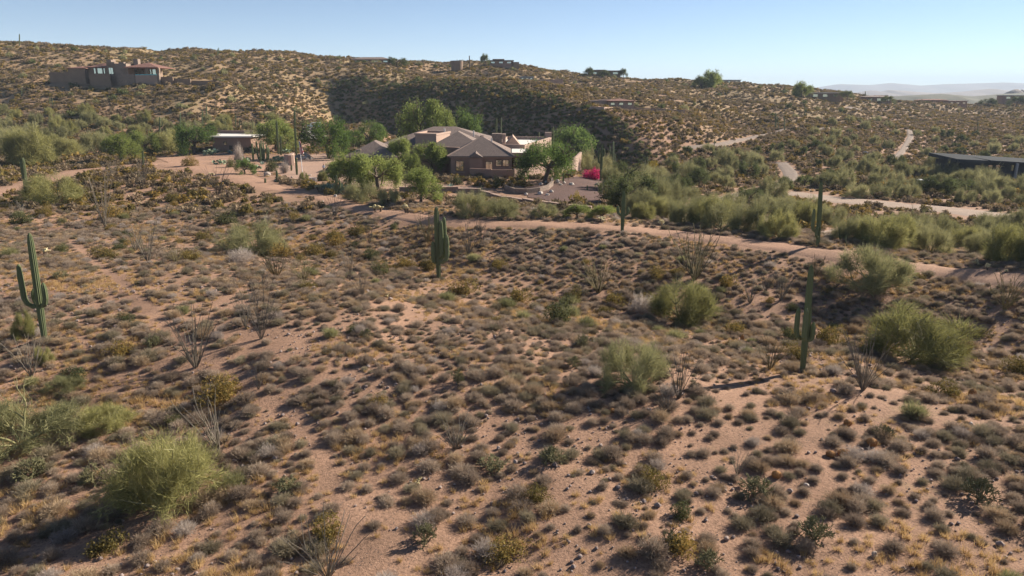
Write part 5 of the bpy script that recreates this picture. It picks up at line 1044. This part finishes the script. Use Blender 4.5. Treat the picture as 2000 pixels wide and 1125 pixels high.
pv_ = [(0, 0, .95), (0, 0, 1.15), (0, -.02, 1.38), (0, -.02, 1.5), (0, -.03, 1.62), (0, -.04, 1.73),
       (.17, -.02, 1.40), (.23, .05, 1.13), (.22, -.06, .90), (.22, -.10, .80), (-.17, -.02, 1.40), (-.23, -.06, 1.13), (-.22, -.22, .95), (-.22, -.28, .87),
       (.09, 0, .90), (.10, -.08, .50), (.10, .06, .09), (.10, -.10, .04), (-.09, 0, .90), (-.10, .02, .50), (-.10, .22, .14), (-.10, .10, .05)]
pe_ = [(0, 1), (1, 2), (2, 3), (3, 4), (4, 5), (2, 6), (6, 7), (7, 8), (8, 9), (2, 10), (10, 11), (11, 12), (12, 13), (0, 14), (14, 15), (15, 16), (16, 17), (0, 18), (18, 19), (19, 20), (20, 21)]
pr_ = [(.15, .11), (.14, .10), (.15, .11), .055, .09, .08, .065, .05, .04, .035, .065, .05, .04, .035, .085, .06, .045, .04, .085, .06, .045, .04]
skin_part('body', pv_, pe_, pr_, 'skin')
skin_part('shirt', [(0, 0, .93), (0, 0, 1.15), (0, -.02, 1.39), (.17, -.02, 1.41), (.23, .04, 1.16), (-.17, -.02, 1.41), (-.23, -.05, 1.16)], [(0, 1), (1, 2), (2, 3), (3, 4), (2, 5), (5, 6)], [(.185, .14), (.175, .13), (.175, .13), .085, .07, .085, .07], 'shirt')
skin_part('trousers', [(0, 0, .96), (.09, 0, .88), (.10, -.08, .50), (.10, .04, .14), (-.09, 0, .88), (-.10, .02, .50), (-.10, .2, .18)], [(0, 1), (1, 2), (2, 3), (0, 4), (4, 5), (5, 6)], [(.17, .13), .105, .085, .07, .105, .085, .07], 'khaki')
mb = MB(); blob(mb, (0, -.02, 1.72), (.095, .11, .09), R, .5, 10, 6, .05); link('hair', mb.mesh('hair', M['hair'], True), parent=per)
tag(per, 'person in pale shirt and khaki trousers walking on the paved drive', 'person')
# white vehicle on the apron
b = hit(614, 251); s_ = pxm(b); cr_ = link('parked_van', None, b + np.array((0, 0, .25)), .1); mb = MB(); L_, Wd = 2.3, .9
prof = [(-L_, .35), (-L_, 1.0), (-L_ + .9, 1.1), (-L_ + 1.5, 1.75), (L_ - .1, 1.8), (L_, 1.0), (L_, .35)]
mb.add([(x_, y_, z_) for y_ in (-Wd, Wd) for x_, z_ in prof], [(0, i + 1, i) for i in range(1, 6)] + [(7, 7 + i, 8 + i) for i in range(1, 6)] + quad_tris([(i, (i + 1) % 7, 7 + (i + 1) % 7, 7 + i) for i in range(7)])); link('body', mb.mesh('body', M['white']), parent=cr_)
for sy in (-1, 1):
    mb = MB(); box(mb, -.75, 2.0, sy * Wd - .02, sy * Wd + .02, 1.15, 1.6); link('window', mb.mesh('window', M['glass']), parent=cr_)
    for x_ in (-1.5, 1.4): mb = MB(); tube(mb, [(x_, sy * Wd - .12, .33), (x_, sy * Wd, .33), (x_, sy * Wd + .08, .33)], .33, 14, .5); link('wheel', mb.mesh('wheel', M['frame']), parent=cr_)
tag(cr_, 'small white van parked on the apron behind the dense round tree', 'van')
# ------------------------------------------------------------------ scatter (last, so that it keeps clear of everything)
x, y, R = jgrid(.6, 13, 100, 601)
dens = fbm(x / 7, y / 7, 61); u, v, d = proj(x, y, height(x, y))
bare = np.maximum(inpoly(u, v, [(480, 560), (700, 540), (1050, 690), (1450, 830), (1300, 900), (1000, 850), (700, 700)]) * .05, inpoly(u, v, [(1250, 820), (1500, 830), (2000, 760), (2100, 1200), (1350, 1200)]) * .30)
bare = np.maximum(bare, inpoly(u, v, [(0, 560), (500, 560), (620, 800), (200, 820), (0, 800)]) * .14)
k = (R.random(len(x)) < np.clip(.46 + (dens - .35) * 2.0 - bare, .16, .97)) & clear(x, y)
x, y = x[k], y[k]; s = np.clip(R.lognormal(-.2, .42, len(x)) * (.75 + .9 * fbm(x / 4, y / 4, 73)), .28, 2.0) * .6
scatter('bursage_shrub', 'bursage_scrub', BUR, x, y, np.stack((s, s * R.uniform(.8, 1.2, len(x))), 1), ['low grey-brown twiggy bursage shrub on the reddish slope'] * 2 + ['low straw-tan twiggy shrub on the reddish slope'] + ['low grey-brown twiggy bursage shrub on the reddish slope'] * 2 + ['low olive-tinged twiggy shrub on the reddish slope'], 'shrub', 'bursage shrubs on the slope', 'low grey-brown bursage scrub covering the slope', R)
x, y, R = jgrid(2.4, 13, 100, 605); k = (R.random(len(x)) < .17 + .25 * (fbm(x / 11, y / 11, 63) > .55)) & clear(x, y); x, y = x[k], y[k]; s = R.uniform(.6, 1.25, len(x))
scatter('grey_shrub', 'grey_scrub', GRY, x, y, np.stack((s, s), 1), 'pale grey feathery shrub among the bursage', 'shrub', 'grey shrubs among the bursage', 'pale grey feathery scrub', R, 120)
x, y, R = jgrid(3.0, 13, 104, 607); u, v, d = proj(x, y, height(x, y))
gul = inpoly(u, v, [(-200, 380), (300, 360), (620, 430), (900, 450), (1300, 520), (1700, 590), (2200, 640), (2200, 760), (1700, 720), (1300, 660), (1000, 620), (800, 540), (500, 520), (-200, 500)])
k = (R.random(len(x)) < .05 + .30 * gul) & clear(x, y); x, y = x[k], y[k]; s = R.uniform(.7, 1.7, len(x))
scatter('olive_shrub', 'olive_scrub', OLV[:3] + DRK[:1], x, y, np.stack((s, s * R.uniform(.7, 1.1, len(x))), 1), ['small olive-gold leafy shrub scattered through the scrub'] * 3 + ['small dark green leafy shrub scattered through the scrub'], 'shrub', 'small olive shrubs in the scrub', 'olive scrub', R, 200)
x, y, R = jgrid(.42, 13, 100, 609); g = fbm(x / 5, y / 5, 65); u, v, d = proj(x, y, height(x, y))
gul = inpoly(u, v, [(-200, 430), (620, 430), (1300, 500), (2200, 600), (2200, 760), (1300, 700), (800, 600), (-200, 560)]) * .16 + inpoly(u, v, [(-200, 640), (450, 640), (760, 900), (720, 1300), (-200, 1300)]) * .2
k = (R.random(len(x)) < np.clip((g - .38 + gul) * 1.7, 0, .75)) & ~on_path(x, y, .1); x, y = x[k], y[k]; s = R.uniform(.6, 1.3, len(x)) * np.clip(.6 + (fbm(x / 5, y / 5, 65) - .4), .6, 1.1)
scatter('grass_tuft', 'dry_grass', GRS, x, y, np.stack((s * 1.3, s), 1), 'straw-coloured tuft of dry grass between the shrubs', 'grass tuft', 'dry grass tufts', 'straw-coloured dry grass between the shrubs', R, 200)
x, y, R = jgrid(.27, 13, 55, 611); k = (R.random(len(x)) < np.clip((fbm(x / 6, y / 6, 67) - .38) * 1.5, .03, .6)); x, y = x[k], y[k]; s = np.clip(R.lognormal(-2.5, .5, len(x)), .04, .42)
scatter('stone', 'loose_stones', PEBB, x, y, np.stack((s, s), 1), 'small loose stone lying on the bare soil', 'stone', 'loose stones on the soil', 'loose small stones strewn on the soil', R, 150, .0)
x, y, R = jgrid(3.4, 14, 100, 621); u, v, d = proj(x, y, height(x, y))
pz = .03 + .30 * inpoly(u, v, [(-300, 700), (150, 760), (420, 900), (560, 1000), (560, 1300), (-300, 1300)]) + .12 * inpoly(u, v, [(-200, 400), (620, 430), (1300, 520), (2200, 620), (2200, 780), (1300, 680), (800, 560), (-200, 500)])
k = (R.random(len(x)) < pz) & clear(x, y); x, y = x[k], y[k]; s = R.uniform(.7, 1.7, len(x))
scatter('broom_shrub', 'broom_scrub', PGB, x, y, np.stack((s, s * R.uniform(.7, 1.0, len(x))), 1), 'upright grey-green broom-like shrub in the scrub', 'shrub', 'broom shrubs in the scrub', 'grey-green broom scrub', R, 200)
# beyond the track
x, y, R = jgrid(1.35, 95, 330, 613); z = height(x, y); u, v, d = proj(x, y, z)
k = (R.random(len(x)) < .62 + .7 * (fbm(x / 14, y / 14, 69) - .4)) & clear(x, y, .5); 
k &= ~inpoly(u, v, [(520, 300), (700, 300), (800, 352), (1000, 372), (1180, 350), (1190, 400), (1000, 398), (760, 372), (560, 352), (300, 335), (300, 305), (460, 296)])
x, y = x[k], y[k]; s = np.clip(R.lognormal(.28, .35, len(x)), .6, 2.4)
scatter('hill_shrub', 'hillside_scrub', FARB, x, y, np.stack((s, s * R.uniform(.8, 1.2, len(x))), 1), ['low brown shrub on the ground beyond the dirt track'] * 3 + ['low olive shrub on the ground beyond the dirt track'] * 2, 'shrub', 'low shrubs beyond the track', 'low brown scrub covering the hillsides', R, 300)
x, y, R = jgrid(2.2, 330, 680, 615, .8, 20); k = (R.random(len(x)) < .8) & clear(x, y, .5); x, y = x[k], y[k]; s = np.clip(R.lognormal(.55, .35, len(x)), .8, 3.2); z = height(x, y) - .05
FO = [o for o in COL.objects if o.name.startswith('hill_shrub')][:40]; seen = {}
for o in FO: seen.setdefault(o.data.name, o)
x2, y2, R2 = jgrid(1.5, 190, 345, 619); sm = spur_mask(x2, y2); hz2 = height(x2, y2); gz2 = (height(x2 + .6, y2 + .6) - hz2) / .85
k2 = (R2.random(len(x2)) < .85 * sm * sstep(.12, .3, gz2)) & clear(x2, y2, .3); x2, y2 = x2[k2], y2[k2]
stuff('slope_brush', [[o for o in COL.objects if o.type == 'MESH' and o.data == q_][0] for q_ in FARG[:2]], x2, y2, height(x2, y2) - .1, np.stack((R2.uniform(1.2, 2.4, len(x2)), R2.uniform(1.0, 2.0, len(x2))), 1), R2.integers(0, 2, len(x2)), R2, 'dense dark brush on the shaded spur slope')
stuff('far_scrub', list(seen.values()), x, y, z, np.stack((s, s * .9), 1), R.integers(0, len(seen), len(x)), R, 'sparse scrub dotting the far ridge')
x, y, R = jgrid(1.3, 92, 330, 617); k = (R.random(len(x)) < np.clip((fbm(x / 9, y / 9, 71) - .5) * 2, 0, .5)) & clear(x, y, .3) & (np.abs(x) < .8 * y); x, y = x[k], y[k]; z = height(x, y); s = R.uniform(.8, 1.6, len(x))
GO = {}
for o in [o for o in COL.objects if o.name.startswith('grass_tuft')][:60]: GO.setdefault(o.data.name, o)
stuff('hill_grass', list(GO.values()), x, y, z, np.stack((s * 1.8, s), 1), R.integers(0, len(GO), len(x)), R, 'straw-coloured dry grass on the hillsides')
